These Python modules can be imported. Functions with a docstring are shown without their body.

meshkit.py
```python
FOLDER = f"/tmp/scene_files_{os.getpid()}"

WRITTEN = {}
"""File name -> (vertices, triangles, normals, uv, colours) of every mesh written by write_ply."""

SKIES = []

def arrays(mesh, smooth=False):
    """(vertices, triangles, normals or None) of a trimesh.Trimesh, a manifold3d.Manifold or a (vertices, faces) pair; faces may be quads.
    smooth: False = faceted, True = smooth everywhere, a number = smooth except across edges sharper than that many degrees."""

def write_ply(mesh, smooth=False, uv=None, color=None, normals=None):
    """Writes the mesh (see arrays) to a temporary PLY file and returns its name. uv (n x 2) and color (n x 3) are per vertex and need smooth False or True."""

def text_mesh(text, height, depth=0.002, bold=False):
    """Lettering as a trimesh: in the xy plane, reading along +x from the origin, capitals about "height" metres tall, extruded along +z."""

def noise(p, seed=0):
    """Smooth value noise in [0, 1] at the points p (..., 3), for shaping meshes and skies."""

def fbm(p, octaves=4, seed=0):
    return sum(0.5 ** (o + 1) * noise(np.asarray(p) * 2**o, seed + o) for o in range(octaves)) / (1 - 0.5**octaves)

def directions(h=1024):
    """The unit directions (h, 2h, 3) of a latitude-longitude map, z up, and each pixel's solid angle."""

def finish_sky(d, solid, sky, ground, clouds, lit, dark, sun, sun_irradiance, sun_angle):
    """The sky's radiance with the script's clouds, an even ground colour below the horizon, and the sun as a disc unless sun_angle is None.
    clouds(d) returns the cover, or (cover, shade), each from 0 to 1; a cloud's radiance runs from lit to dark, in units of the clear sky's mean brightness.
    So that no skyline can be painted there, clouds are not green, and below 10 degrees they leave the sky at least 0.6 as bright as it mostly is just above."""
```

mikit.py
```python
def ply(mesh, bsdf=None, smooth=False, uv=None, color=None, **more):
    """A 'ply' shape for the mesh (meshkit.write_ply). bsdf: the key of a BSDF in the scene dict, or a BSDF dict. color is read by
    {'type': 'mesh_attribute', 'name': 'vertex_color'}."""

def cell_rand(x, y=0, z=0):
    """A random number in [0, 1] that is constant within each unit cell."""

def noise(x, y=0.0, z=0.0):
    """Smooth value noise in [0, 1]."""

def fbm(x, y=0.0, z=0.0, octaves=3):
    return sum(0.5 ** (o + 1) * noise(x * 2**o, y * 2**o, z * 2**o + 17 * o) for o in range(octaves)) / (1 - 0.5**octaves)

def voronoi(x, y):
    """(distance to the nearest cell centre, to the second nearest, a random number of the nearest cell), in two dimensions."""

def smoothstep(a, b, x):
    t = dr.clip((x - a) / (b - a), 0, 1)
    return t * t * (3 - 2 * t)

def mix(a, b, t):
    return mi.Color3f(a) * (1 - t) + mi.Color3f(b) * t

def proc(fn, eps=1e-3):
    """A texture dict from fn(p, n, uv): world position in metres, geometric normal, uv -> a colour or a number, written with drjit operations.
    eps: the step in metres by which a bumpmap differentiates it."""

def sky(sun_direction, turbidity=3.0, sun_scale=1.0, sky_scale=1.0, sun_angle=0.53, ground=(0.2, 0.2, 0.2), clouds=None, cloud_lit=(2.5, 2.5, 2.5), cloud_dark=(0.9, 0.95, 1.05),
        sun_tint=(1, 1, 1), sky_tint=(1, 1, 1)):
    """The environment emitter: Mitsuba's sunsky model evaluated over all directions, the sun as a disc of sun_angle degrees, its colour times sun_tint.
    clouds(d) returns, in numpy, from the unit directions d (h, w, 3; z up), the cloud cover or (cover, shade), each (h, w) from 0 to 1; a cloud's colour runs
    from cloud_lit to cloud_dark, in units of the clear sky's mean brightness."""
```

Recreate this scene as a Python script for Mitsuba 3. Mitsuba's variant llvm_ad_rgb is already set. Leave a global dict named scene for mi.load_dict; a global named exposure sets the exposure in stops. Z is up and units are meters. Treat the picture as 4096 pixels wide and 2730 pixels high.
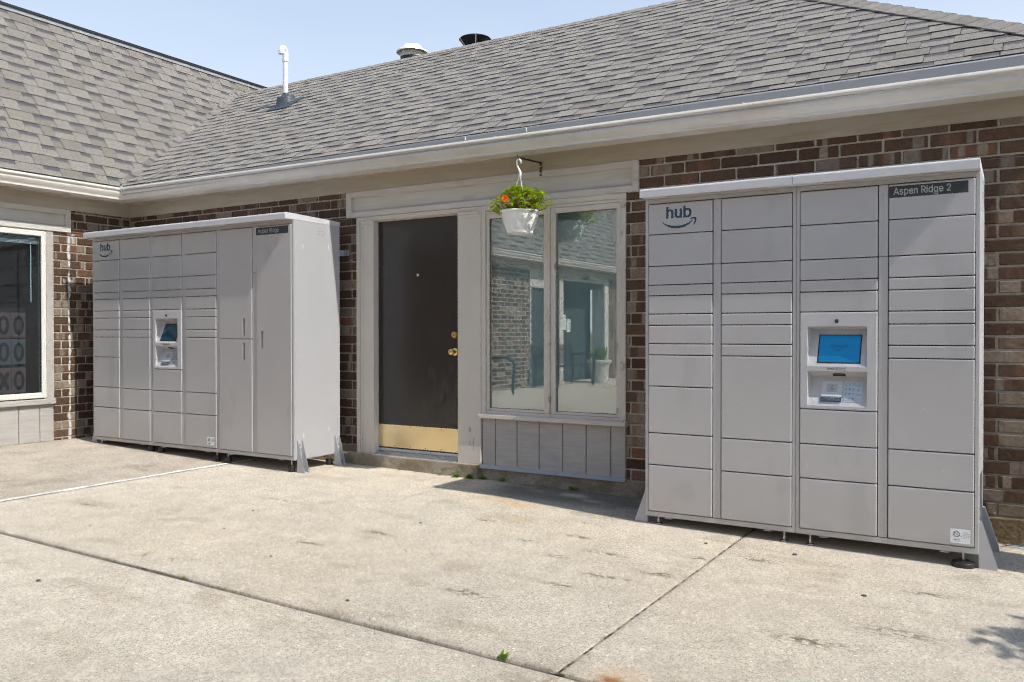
import math, random
import numpy as np, trimesh, manifold3d as m3, shapely
from shapely.geometry import Polygon, box as sbox, LineString
from shapely import affinity
import drjit as dr, mitsuba as mi
import mikit, meshkit
from mikit import proc, noise, fbm, voronoi, cell_rand, smoothstep, mix
T = mi.ScalarTransform4f
rng = random.Random(7)
nrng = np.random.default_rng(7)
scene, labels = {}, {}

# ------------------------------------------------------------------ camera
CAM = np.array([8.5436, -5.8548, 1.1426])
YAW, PITCH, ROLL, FPX = 0.5448, -0.0101, -0.0006, 3372.31
_f = np.array([-math.sin(YAW) * math.cos(PITCH), math.cos(YAW) * math.cos(PITCH), math.sin(PITCH)])
_r = np.array([math.cos(YAW), math.sin(YAW), 0.0])
_u = np.cross(_r, _f)
_u = -math.sin(ROLL) * _r + math.cos(ROLL) * _u
scene['camera'] = {'type': 'perspective', 'fov': math.degrees(2 * math.atan(2048 / FPX)), 'fov_axis': 'x', 'near_clip': 0.05, 'far_clip': 900.0,
                   'to_world': T().look_at(origin=CAM.tolist(), target=(CAM + _f).tolist(), up=_u.tolist())}
# ------------------------------------------------------------------ light
SUN = np.array([0.885, -0.140, 1.0])


def clouds(d):
    # thin high haze, whiter towards the horizon
    el = np.arcsin(np.clip(d[..., 2], -1, 1))
    n = meshkit.fbm(np.stack([d[..., 0] * 3, d[..., 1] * 3, d[..., 2] * 9], -1), 4, 3)
    cover = 0.95 * np.exp(-el / 0.33) + 0.08 + 0.22 * np.clip(n - 0.45, 0, 1)
    return np.clip(cover, 0, 0.92), np.full(el.shape, 0.15)


scene['sky_light'] = mikit.sky(SUN, turbidity=3, sun_scale=0.95, sky_scale=1.25, sun_tint=(0.86, 1.0, 1.22), sky_tint=(0.98, 1.02, 1.02), clouds=clouds, cloud_lit=(2.3, 2.35, 2.4), cloud_dark=(1.0, 1.05, 1.1), ground=(0.3, 0.28, 0.25))
exposure = 2.03

# ------------------------------------------------------------------ materials
def P(key, color, rough=0.6, spec=0.4, **k):
    # rough may be a number or a procedural texture
    scene[key] = {'type': 'principled', 'base_color': color if isinstance(color, dict) else {'type': 'rgb', 'value': list(color)}, 'roughness': rough, 'specular': spec, **k}
    return key


def bump(key, color, height, rough=0.7, spec=0.3, eps=1e-3, scale=1.0, **k):
    scene[key] = {'type': 'bumpmap', 'arbitrary': proc(height, eps), 'scale': scale,
                  'bsdf': {'type': 'principled', 'base_color': color if isinstance(color, dict) else {'type': 'rgb', 'value': list(color)}, 'roughness': rough, 'specular': spec, **k}}
    return key


F3 = mi.Color3f
COURSE, BL = 0.0837, 0.2645


def brick_cell(p, n):
    wing = dr.abs(n.x) > 0.6
    u = dr.select(wing, p.y, p.x)
    z0 = dr.select(wing, 0.0573, 0.032)
    row = dr.floor((p.z - z0) / COURSE)
    odd = row - 2 * dr.floor(row / 2)
    # the two alternating courses start a third of a brick apart
    off = dr.select(wing, dr.select(odd > 0.5, -0.522, -0.614), dr.select(odd > 0.5, 6.185, 6.297))
    col = dr.floor((u - off) / BL)
    return u, row, col + dr.select(wing, 400.0, 0.0), (u - off) / BL - dr.floor((u - off) / BL)


def efflo(p, n):
    w = smoothstep(0.55, 0.9, dr.abs(n.x))
    a = dr.abs(p.y + 0.704 + 0.02 * (fbm(p.z * 7, 3) - 0.5))
    b = noise(p.z * 22, p.y * 30) * 0.6 + noise(p.z * 5, 2) * 0.5
    thin = 1 - smoothstep(0.003, 0.030 * b * b + 0.004, a)
    big = (1 - smoothstep(0.02, 0.10, dr.abs(p.y + 0.715))) * smoothstep(1.55, 1.75, p.z) * smoothstep(0.50, 0.66, fbm(p.y * 14, p.z * 9, 0, 3))
    return w * dr.maximum(thin * smoothstep(0.25, 0.5, b), big)


def brick_color(p, n, uv):
    u, row, col, fx = brick_cell(p, n)
    r1, r2, r3 = cell_rand(col, row, 1), cell_rand(col, row, 2), cell_rand(col, row, 3)
    c = mix((0.066, 0.037, 0.024), (0.110, 0.065, 0.042), r1)
    c = mix(c, F3(0.22, 0.165, 0.12), smoothstep(0.84, 0.89, r2))
    c = mix(c, F3(0.200, 0.095, 0.055), smoothstep(0.94, 0.97, r3) * 0.8)
    # vertical flashed bands across the face of the brick
    bw = noise(u * 17 + r2 * 40, col * 3.1 + row * 7.7)
    band = smoothstep(0.58, 0.66, bw) * smoothstep(0.25, 0.6, r3)
    c = mix(c, mix((0.30, 0.235, 0.175), (0.21, 0.175, 0.15), r1), band * 0.85)
    red = smoothstep(0.72, 0.80, noise(u * 15 + 9, col * 1.7 + row * 3.3, 5)) * smoothstep(0.5, 0.7, r1)
    c = mix(c, F3(0.17, 0.075, 0.045), red * 0.7)
    g = fbm(u * 60, p.z * 60, 3, 3)
    c = c * (0.72 + 0.56 * g)
    pa, pb2, pr2 = voronoi(u * 75 + r1 * 9, p.z * 75)
    c = c * (1 - 0.5 * (1 - smoothstep(0.10, 0.30, pa)) * smoothstep(0.80, 0.84, pr2))
    scratch = smoothstep(0.47, 0.5, noise(u * 34 + p.z * 20, p.z * 34)) * (1 - smoothstep(0.5, 0.53, noise(u * 34 + p.z * 20, p.z * 34)))
    c = mix(c, F3(0.24, 0.2, 0.165), scratch * 0.35 * smoothstep(0.4, 0.6, r2))
    return mix(c, F3(0.66, 0.64, 0.62), efflo(p, n) * 0.9)


def brick_h(p, n, uv):
    return 0.0016 * fbm((p.x - p.y) * 70, p.z * 70, 1, 2) + 0.0012 * noise((p.x - p.y) * 22, p.z * 16)


bump('brick_mat', proc(brick_color), brick_h, rough=0.75, spec=0.25, eps=1.5e-3)


def mortar_color(p, n, uv):
    g = fbm((p.x - p.y) * 55, p.z * 55, 2, 3)
    c = mix((0.33, 0.29, 0.235), (0.50, 0.45, 0.38), g)
    return mix(c, F3(0.7, 0.69, 0.67), efflo(p, n) * 0.9)


bump('mortar_mat', proc(mortar_color), lambda p, n, uv: 0.002 * fbm((p.x - p.y) * 120, p.z * 120, 1, 2), rough=0.95, spec=0.1)

SMUDGE = [(6.25, -1.3, .09, .03), (6.55, -1.55, .12, .035), (6.35, -1.75, .07, .03), (6.95, -1.75, .13, .04), (6.75, -1.95, .16, .03), (6.6, -2.2, .08, .035), (5.2, -1.9, .10, .03), (5.0, -2.3, .13, .03),
          (7.0, -1.35, .08, .03), (6.05, -1.55, .07, .03), (5.75, -1.0, .06, .02), (5.55, -1.25, .08, .025), (6.3, -2.55, .14, .04), (7.3, -1.2, .1, .04), (6.15, -0.95, .05, .02), (4.0, -1.55, .2, .012), (3.2, -3.5, .22, .02),
          (8.1, -2.0, .14, .05), (7.8, -2.3, .16, .05), (8.15, -1.35, .09, .03), (3.0, -2.4, .12, .03)]


def concrete_color(p, n, uv):
    x, y = p.x, p.y
    big = fbm(x * 1.1, y * 1.1, 1, 3)
    mid = fbm(x * 9, y * 9, 4, 3)
    fine = fbm(x * 95, y * 95, 2, 2)
    c = mix((0.362, 0.316, 0.255), (0.430, 0.382, 0.314), big)
    c = c * (0.86 + 0.28 * mid) * (0.78 + 0.44 * fine)
    v1, v2, vr = voronoi(x * 105, y * 105)
    c = mix(c, F3(0.20, 0.165, 0.125), (1 - smoothstep(0.22, 0.42, v1)) * smoothstep(0.60, 0.66, vr) * 0.75)
    c = mix(c, F3(0.60, 0.56, 0.48), (1 - smoothstep(0.20, 0.40, v1)) * (1 - smoothstep(0.16, 0.22, vr)) * 0.55)
    w1, w2, wr = voronoi(x * 38, y * 38)
    c = mix(c, F3(0.72, 0.68, 0.61), (1 - smoothstep(0.14, 0.24, w1)) * (1 - smoothstep(0.035, 0.05, wr)) * 0.6)
    c = mix(c, F3(0.16, 0.13, 0.10), (1 - smoothstep(0.08, 0.16, w1)) * smoothstep(0.955, 0.97, wr) * 0.85)
    # older, greyer slab in the corner by the left wing
    old = 1 - smoothstep(2.41, 2.43, x)
    c = mix(c, c * F3(0.80, 0.79, 0.80) * (0.8 + 0.36 * fbm(x * 4, y * 4, 9, 3)), old * smoothstep(-3.2, -3.1, y))
    # foot-worn smudges and rust, each where it lies on the slab
    sm = mi.Float(0)
    for (a, b, ra, rb) in SMUDGE:
        dx, dy = (x - a) / ra, (y - b) / rb
        sm = dr.maximum(sm, dr.exp(-(dx * dx + dy * dy)))
    c = mix(c, c * F3(0.42, 0.39, 0.36), sm * smoothstep(0.40, 0.60, fbm(x * 34, y * 60, 6, 4)) * 1.1)
    old2 = smoothstep(0.60, 0.78, fbm(x * 3.0 + 5, y * 5.5, 7, 4))
    c = mix(c, c * F3(0.80, 0.77, 0.73), old2 * 0.7)
    warm = smoothstep(0.45, 0.75, fbm(x * 0.8 + 3, y * 0.8, 12, 3))
    c = mix(c, c * F3(1.02, 0.99, 0.95), warm * 0.6)
    # hairline cracks
    cr = dr.abs(fbm(x * 1.7 + 11, y * 1.7, 15, 4) - 0.5)
    c = mix(c, c * F3(0.45, 0.42, 0.38), (1 - smoothstep(0.0, 0.0022, cr)) * smoothstep(0.55, 0.65, fbm(x * 0.9, y * 0.9 + 4, 2, 2)) * 0.7)

    def spot(a, b, ra, rb):
        dx, dy = (x - a) / ra, (y - b) / rb
        return dr.exp(-(dx * dx + dy * dy)) * smoothstep(0.25, 0.6, fbm(x * 22, y * 22, 3, 3) + 0.1)
    rust = dr.maximum(spot(5.50, -0.72, .11, .05), dr.maximum(spot(5.25, -0.66, .22, .07) * 0.45, spot(5.75, -1.12, .12, .03) * 0.5))
    c = mix(c, F3(0.50, 0.27, 0.10), rust * 0.8)
    c = mix(c, F3(0.17, 0.055, 0.018), dr.minimum(spot(7.28, -3.09, .045, .03) * 1.6, 1.0))
    c = mix(c, F3(0.42, 0.25, 0.11), spot(7.30, -3.05, .09, .09) * 0.5)
    # near-black mottling along the foot of the wall
    foot_dark = smoothstep(-0.75, -0.30, y) * smoothstep(4.75, 5.2, x) * (1 - smoothstep(6.3, 6.8, x)) * smoothstep(0.3, 0.7, fbm(x * 3, y * 5, 8, 3) + 0.18)
    c = mix(c, F3(0.07, 0.066, 0.06), foot_dark * 0.75)
    # dirt along the open joints
    jn = (1 - smoothstep(0.0, 0.07, dr.abs(y + 3.13))) * smoothstep(0.35, 0.7, fbm(x * 10, y * 20, 2, 3))
    jr = (1 - smoothstep(0.0, 0.035, dr.abs(x - 7.09))) * smoothstep(0.35, 0.7, fbm(x * 20, y * 10, 5, 3))
    return mix(c, c * F3(0.55, 0.52, 0.48), dr.maximum(jn, jr) * 0.6)


bump('concrete_mat', proc(concrete_color), lambda p, n, uv: 0.0022 * fbm(p.x * 80, p.y * 80, 1, 2) + 0.003 * fbm(p.x * 12, p.y * 12, 2, 2), rough=0.9, spec=0.2, eps=2e-3)


def found_color(p, n, uv):
    g = fbm((p.x - p.y) * 120, p.z * 120, p.y * 120, 2)
    a, b, r = voronoi((p.x - p.y) * 95, (p.z + p.y) * 95)
    c = mix((0.24, 0.20, 0.15), (0.42, 0.365, 0.285), g)
    c = mix(c, mix((0.14, 0.11, 0.08), (0.52, 0.46, 0.37), r), (1 - smoothstep(0.25, 0.5, a)) * 0.7)
    d = smoothstep(0.35, 0.7, fbm(p.x * 6, p.z * 9, 2, 3))
    c = mix(c, c * F3(0.6, 0.57, 0.5), d * 0.7)
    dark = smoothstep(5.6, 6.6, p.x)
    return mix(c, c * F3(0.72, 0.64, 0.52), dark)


bump('foundation_mat', proc(found_color), lambda p, n, uv: 0.004 * fbm((p.x - p.y) * 60, p.z * 60, p.y * 60, 2), rough=0.95, spec=0.1, eps=2e-3)


def wood_h(p, n, uv):
    # rough-sawn grain runs along the boards (horizontal on header and frieze)
    t = p.x - p.y
    return 0.0016 * fbm(t * 3.5, p.z * 110, 1, 3) + 0.0012 * smoothstep(0.62, 0.7, noise(t * 9, p.z * 60, 3))


def trim_color(p, n, uv):
    t = p.x - p.y
    g = fbm(t * 4, p.z * 60, 2, 3)
    c = F3(0.530, 0.500, 0.455) * (0.92 + 0.16 * g)
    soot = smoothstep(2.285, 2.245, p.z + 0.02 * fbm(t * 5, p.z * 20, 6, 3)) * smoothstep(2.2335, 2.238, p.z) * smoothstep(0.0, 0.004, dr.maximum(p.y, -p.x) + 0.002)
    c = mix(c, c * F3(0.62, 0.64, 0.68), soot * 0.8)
    st = smoothstep(0.60, 0.75, fbm(t * 2.2, p.z * 9, 5, 4))
    return mix(c, c * F3(0.80, 0.74, 0.64), st * 0.55)


def shaded_trim_color(p, n, uv):
    return trim_color(p, n, uv) * F3(0.85, 0.79, 0.70)  # trim paint darkened and warmed to carry the shade under the eave


bump('frieze_mat', proc(shaded_trim_color), wood_h, rough=0.55, spec=0.25, eps=1.5e-3)
bump('trim_mat', proc(trim_color), wood_h, rough=0.55, spec=0.3, eps=1.5e-3)


def siding_h(p, n, uv):
    t = p.x - p.y
    return 0.0020 * fbm(t * 9, p.z * 95, 1, 3) + 0.0016 * smoothstep(0.63, 0.7, noise(t * 14, p.z * 85, 3))


def siding_color(p, n, uv):
    t = p.x - p.y
    g = fbm(t * 8, p.z * 70, 2, 3)
    c = F3(0.405, 0.380, 0.355) * (0.88 + 0.24 * g)
    return c * (0.93 + 0.14 * fbm(t * 2, p.z * 2, 4, 2))


bump('siding_mat', proc(siding_color), siding_h, rough=0.6, spec=0.25, eps=1.5e-3)


def casing_color(p, n, uv):
    t = p.x - p.y
    c = F3(0.560, 0.515, 0.455) * (0.95 + 0.1 * fbm(t * 5, p.z * 5, 2, 3))
    peel = smoothstep(0.70, 0.76, fbm(t * 26, p.z * 9, 5, 4)) * smoothstep(0.5, 0.62, fbm(t * 3, p.z * 2, 1, 2))
    return mix(c, F3(0.24, 0.20, 0.16), peel * 0.7)


bump('casing_mat', proc(casing_color), lambda p, n, uv: 0.0008 * fbm((p.x - p.y) * 40, p.z * 14, 1, 3), rough=0.5, spec=0.35)


def gutter_color(p, n, uv):
    t = p.x - p.y
    c = F3(0.56, 0.525, 0.475) * (0.95 + 0.10 * fbm(t * 2, p.z * 14, 3, 3))
    dirt = smoothstep(0.55, 0.8, fbm(t * 3.3, p.z * 6, 8, 4))
    return mix(c, c * F3(0.84, 0.77, 0.66), dirt * 0.5)


P('gutter_mat', proc(gutter_color), 0.38, 0.5)
P('metal_grey_mat', (0.30, 0.31, 0.33), 0.42, 0.5)
P('edge_dark_mat', (0.075, 0.08, 0.095), 0.45, 0.5)
P('edge_black_mat', (0.02, 0.021, 0.026), 0.5, 0.4)


def shingle_color(p, n, uv):
    # uv.x = id + fraction; even ids are the low laps whose head carries a dark granule band; uv.y runs up the exposure
    i = dr.floor(uv.x)
    r = cell_rand(i, 3, 1)
    r2 = cell_rand(i, 9, 2)
    c = mix((0.192, 0.176, 0.159), (0.219, 0.202, 0.183), r)
    c = mix(c, F3(0.150, 0.138, 0.120), smoothstep(0.82, 0.88, r2) * 0.6)
    c = mix(c, F3(0.220, 0.200, 0.188), smoothstep(0.12, 0.06, r2) * 0.4)
    t = p.x * 0.83 + p.y * 0.77
    g = noise(p.x * 210, p.y * 210, p.z * 210)
    g2 = noise(p.x * 90, p.y * 90, p.z * 90)
    c = c * (0.55 + 0.62 * g + 0.30 * g2)
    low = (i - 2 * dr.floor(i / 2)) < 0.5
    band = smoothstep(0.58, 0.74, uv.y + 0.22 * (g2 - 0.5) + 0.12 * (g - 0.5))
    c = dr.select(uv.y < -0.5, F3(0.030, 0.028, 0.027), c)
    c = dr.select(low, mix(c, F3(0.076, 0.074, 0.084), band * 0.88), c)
    return c


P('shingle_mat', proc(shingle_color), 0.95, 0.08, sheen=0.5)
P('deck_mat', (0.03, 0.028, 0.027), 0.95, 0.05)


def locker_color(p, n, uv):
    c = F3(0.468, 0.457, 0.462) * (0.97 + 0.06 * fbm(p.x * 2.5, p.z * 2.5, p.y * 2, 2))
    fl = noise(p.x * 900, p.z * 900, p.y * 900)
    c = c * (0.97 + 0.06 * fl)
    a, b, r = voronoi(p.x * 9 + p.y * 9, p.z * 9)
    dust = (1 - smoothstep(0.018, 0.034, a)) * smoothstep(0.80, 0.82, r) * (1 - smoothstep(0.7, 1.1, p.z))
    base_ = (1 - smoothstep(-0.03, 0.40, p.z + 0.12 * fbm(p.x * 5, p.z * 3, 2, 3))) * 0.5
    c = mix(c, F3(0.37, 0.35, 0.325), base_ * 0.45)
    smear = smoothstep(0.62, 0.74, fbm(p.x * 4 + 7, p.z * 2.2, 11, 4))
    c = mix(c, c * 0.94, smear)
    return mix(c, F3(0.75, 0.73, 0.70), dust * 0.8)


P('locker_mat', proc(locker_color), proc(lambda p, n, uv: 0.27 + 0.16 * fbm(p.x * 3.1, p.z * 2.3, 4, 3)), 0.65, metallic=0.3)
P('locker_side_mat', (0.415, 0.412, 0.428), 0.36, 0.55, metallic=0.12)
P('locker_gap_mat', (0.10, 0.10, 0.105), 0.6, 0.3)
P('canopy_mat', (0.52, 0.52, 0.54), 0.36, 0.5)
P('fascia_mat', (0.50, 0.495, 0.51), 0.35, 0.5)
P('niche_mat', (0.455, 0.448, 0.455), 0.45, 0.4)
P('black_gloss_mat', (0.012, 0.012, 0.014), 0.08, 0.6, clearcoat=0.6)
P('rubber_mat', (0.022, 0.023, 0.027), 0.42, 0.5)
P('dark_mat', (0.02, 0.02, 0.022), 0.6, 0.3)
P('logo_mat', (0.030, 0.065, 0.105), 0.5, 0.4)
P('plate_mat', (0.035, 0.043, 0.048), 0.45, 0.4)
P('plate_text_mat', (0.36, 0.36, 0.36), 0.5, 0.4)
P('white_sticker_mat', (0.72, 0.73, 0.74), 0.5, 0.4)
P('print_mat', (0.02, 0.02, 0.022), 0.6, 0.3)
P('navy_plate_mat', (0.02, 0.045, 0.075), 0.5, 0.4)
P('braille_mat', (0.55, 0.6, 0.65), 0.5, 0.4)
P('key_mat', (0.50, 0.52, 0.53), 0.3, 0.6, metallic=0.5)
P('key_print_mat', (0.05, 0.06, 0.07), 0.6, 0.3)
P('reader_mat', (0.40, 0.395, 0.40), 0.4, 0.5)
scene['steel_mat'] = {'type': 'roughconductor', 'material': 'Cr', 'alpha': 0.25, 'specular_reflectance': {'type': 'rgb', 'value': [0.85, 0.8, 0.72]}}
scene['galv_mat'] = {'type': 'roughconductor', 'material': 'Al', 'alpha': 0.32, 'specular_reflectance': {'type': 'rgb', 'value': [0.62, 0.66, 0.72]}}


def brass_rough(p, n, uv):
    return 0.16 + 0.16 * fbm(p.x * 22, p.z * 30, 2, 3)


scene['brass_plate_mat'] = {'type': 'principled', 'base_color': proc(lambda p, n, uv: mix((0.90, 0.74, 0.44), (0.84, 0.67, 0.38), fbm(p.x * 9, p.z * 12, 1, 3))), 'roughness': proc(brass_rough), 'metallic': 0.92, 'specular': 0.5}
P('brass_mat', (0.78, 0.55, 0.20), 0.14, 0.5, metallic=1.0)
P('hinge_mat', (0.10, 0.085, 0.06), 0.45, 0.5, metallic=0.5)


def door_h(p, n, uv):
    lower = smoothstep(3.95, 4.25, p.x) * (1 - smoothstep(0.75, 1.0, p.z))
    dent = smoothstep(0.60, 0.78, noise(p.x * 14, p.z * 11, 4)) * lower
    return 0.0012 * fbm(p.x * 3.2, p.z * 1.3, 1, 2) - 0.0030 * dent + 0.00012 * noise(p.x * 160, p.z * 160)


def door_color(p, n, uv):
    c = mix((0.016, 0.014, 0.0135), (0.026, 0.023, 0.022), fbm(p.x * 3, p.z * 3, 1, 3))
    a, b, r = voronoi(p.x * 14, p.z * 14)
    return mix(c, F3(0.10, 0.08, 0.07), (1 - smoothstep(0.03, 0.08, a)) * smoothstep(0.9, 0.92, r) * 0.6)


bump('door_mat', proc(door_color), door_h, rough=0.20, spec=0.6, eps=4e-3)
P('vinyl_mat', (0.66, 0.645, 0.585), 0.4, 0.5)
P('white_plastic_mat', (0.78, 0.78, 0.76), 0.32, 0.5)
P('pvc_mat', (0.76, 0.77, 0.79), 0.3, 0.5)
P('boot_mat', (0.055, 0.068, 0.082), 0.5, 0.4)
P('vent_cream_mat', (0.60, 0.55, 0.45), 0.5, 0.4)
P('bracket_black_mat', (0.015, 0.014, 0.014), 0.35, 0.5)
scene['film_glass_mat'] = {'type': 'thindielectric', 'int_ior': 2.6, 'specular_transmittance': {'type': 'rgb', 'value': [0.60, 0.68, 0.68]}, 'specular_reflectance': {'type': 'rgb', 'value': [0.96, 0.99, 0.99]}}
scene['clear_glass_mat'] = {'type': 'thindielectric', 'int_ior': 1.62, 'specular_transmittance': {'type': 'rgb', 'value': [0.55, 0.66, 0.70]}}
P('blind_mat', (0.50, 0.61, 0.62), 0.8, 0.1)
P('room_mat', (0.10, 0.11, 0.12), 0.9, 0.1)
P('board_pink_mat', (0.17, 0.095, 0.095), 0.7, 0.2)
P('board_grey_mat', (0.115, 0.115, 0.125), 0.7, 0.2)
P('board_dark_mat', (0.018, 0.022, 0.026), 0.7, 0.2)
P('wand_mat', (0.8, 0.82, 0.84), 0.4, 0.4)
scene['screen_mat'] = {'type': 'principled', 'base_color': {'type': 'rgb', 'value': [0.0, 0.075, 0.15]}, 'roughness': 0.12, 'specular': 0.4}
scene['screen_off_mat'] = {'type': 'principled', 'base_color': {'type': 'rgb', 'value': [0.008, 0.045, 0.075]}, 'roughness': 0.07, 'specular': 0.8}
P('screen_logo_mat', (0.012, 0.12, 0.235), 0.2, 0.4)


def leaf_color(p, n, uv):
    r = cell_rand(dr.floor(uv.x), 5, 1)
    c = mix((0.22, 0.35, 0.012), (0.48, 0.55, 0.02), r)
    c = mix(c, F3(0.42, 0.40, 0.03), smoothstep(0.93, 0.97, r) * 0.8)
    rib = 1 - smoothstep(0.0, 0.10, dr.abs(uv.x - dr.floor(uv.x) - 0.5))
    return mix(c, c * 1.25, rib * 0.5)


scene['leaf_mat'] = {'type': 'principledthin', 'base_color': proc(leaf_color), 'roughness': 0.4, 'diff_trans': 0.7, 'spec_trans': 0.0, 'eta': 1.4}
P('stem_mat', (0.22, 0.10, 0.045), 0.6, 0.3)
P('petal_mat', (0.90, 0.20, 0.02), 0.5, 0.3)
P('soil_mat', (0.05, 0.035, 0.025), 0.95, 0.1)
scene['weed_mat'] = {'type': 'principledthin', 'base_color': {'type': 'rgb', 'value': [0.19, 0.29, 0.045]}, 'roughness': 0.5, 'diff_trans': 0.6, 'eta': 1.4}
scene['tree_leaf_mat'] = {'type': 'principledthin', 'base_color': {'type': 'rgb', 'value': [0.07, 0.12, 0.03]}, 'roughness': 0.5, 'diff_trans': 0.5, 'eta': 1.4}
P('bark_mat', (0.12, 0.09, 0.07), 0.9, 0.1)
P('twine_mat', (0.06, 0.25, 0.50), 0.6, 0.3)
P('litter_mat', (0.45, 0.16, 0.05), 0.8, 0.2)
P('pebble_mat', (0.08, 0.06, 0.05), 0.9, 0.2)


def seal_color(p, n, uv):
    return mix((0.46, 0.45, 0.43), (0.68, 0.70, 0.71), smoothstep(0.30, 0.55, fbm(p.x * 30, p.y * 12, 1, 3)))


P('sealant_mat', proc(seal_color), 0.8, 0.2)


def joint_color(p, n, uv):
    return mix((0.014, 0.012, 0.010), (0.055, 0.046, 0.037), fbm(p.x * 40, p.y * 40, 1, 3))


P('joint_mat', proc(joint_color), 0.95, 0.1)
P('joint_brown_mat', proc(lambda p, n, uv: mix((0.05, 0.042, 0.033), (0.26, 0.225, 0.18), smoothstep(0.3, 0.7, fbm(p.x * 30, p.y * 30, 1, 3)))), 0.95, 0.1)
P('entrance_mat', (0.055, 0.068, 0.072), 0.5, 0.4)
P('soilground_mat', proc(lambda p, n, uv: mix((0.09, 0.10, 0.04), (0.16, 0.15, 0.08), fbm(p.x * 2, p.y * 2, 1, 3))), 0.95, 0.1)


def farbrick(p, n, uv):
    u, row, col, fx = brick_cell(p, n)
    z0 = dr.select(dr.abs(n.x) > 0.6, 0.0573, 0.032)
    fz = (p.z - z0) / COURSE - row
    j = dr.maximum(1 - smoothstep(0.0, 0.06, dr.minimum(fx, 1 - fx)), 1 - smoothstep(0.0, 0.12, dr.minimum(fz, 1 - fz)))
    return mix(brick_color(p, n, uv), F3(0.42, 0.37, 0.31), dr.minimum(j * 1.2, 1.0))


P('far_brick_mat', proc(farbrick), 0.85, 0.2)
P('bench_mat', (0.02, 0.022, 0.025), 0.5, 0.4)
P('planter_mat', (0.62, 0.58, 0.52), 0.7, 0.3)
P('cabinet_green_mat', (0.10, 0.14, 0.11), 0.5, 0.4)

# ------------------------------------------------------------------ helpers
counts = {}


def num(name):
    k = counts.get(name, 0)
    counts[name] = k + 1
    return name if k == 0 else f'{name}_{k:03d}'


def add(key, mesh, mat, smooth=False, uv=None, label=None, kind=None):
    """one entry; key is numbered when taken"""
    key = num(key)
    if isinstance(mesh, list):
        mesh = cat(mesh)
    scene[key] = mikit.ply(mesh, mat, smooth=smooth, uv=uv)
    if label or kind:
        labels[key] = {**({'label': label} if label else {}), **({'kind': kind} if kind else {})}
    return key


def cat(l):
    l = [trimesh.Trimesh(*arr(a), process=False) if not isinstance(a, trimesh.Trimesh) else a for a in l]
    return trimesh.util.concatenate(l)


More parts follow.
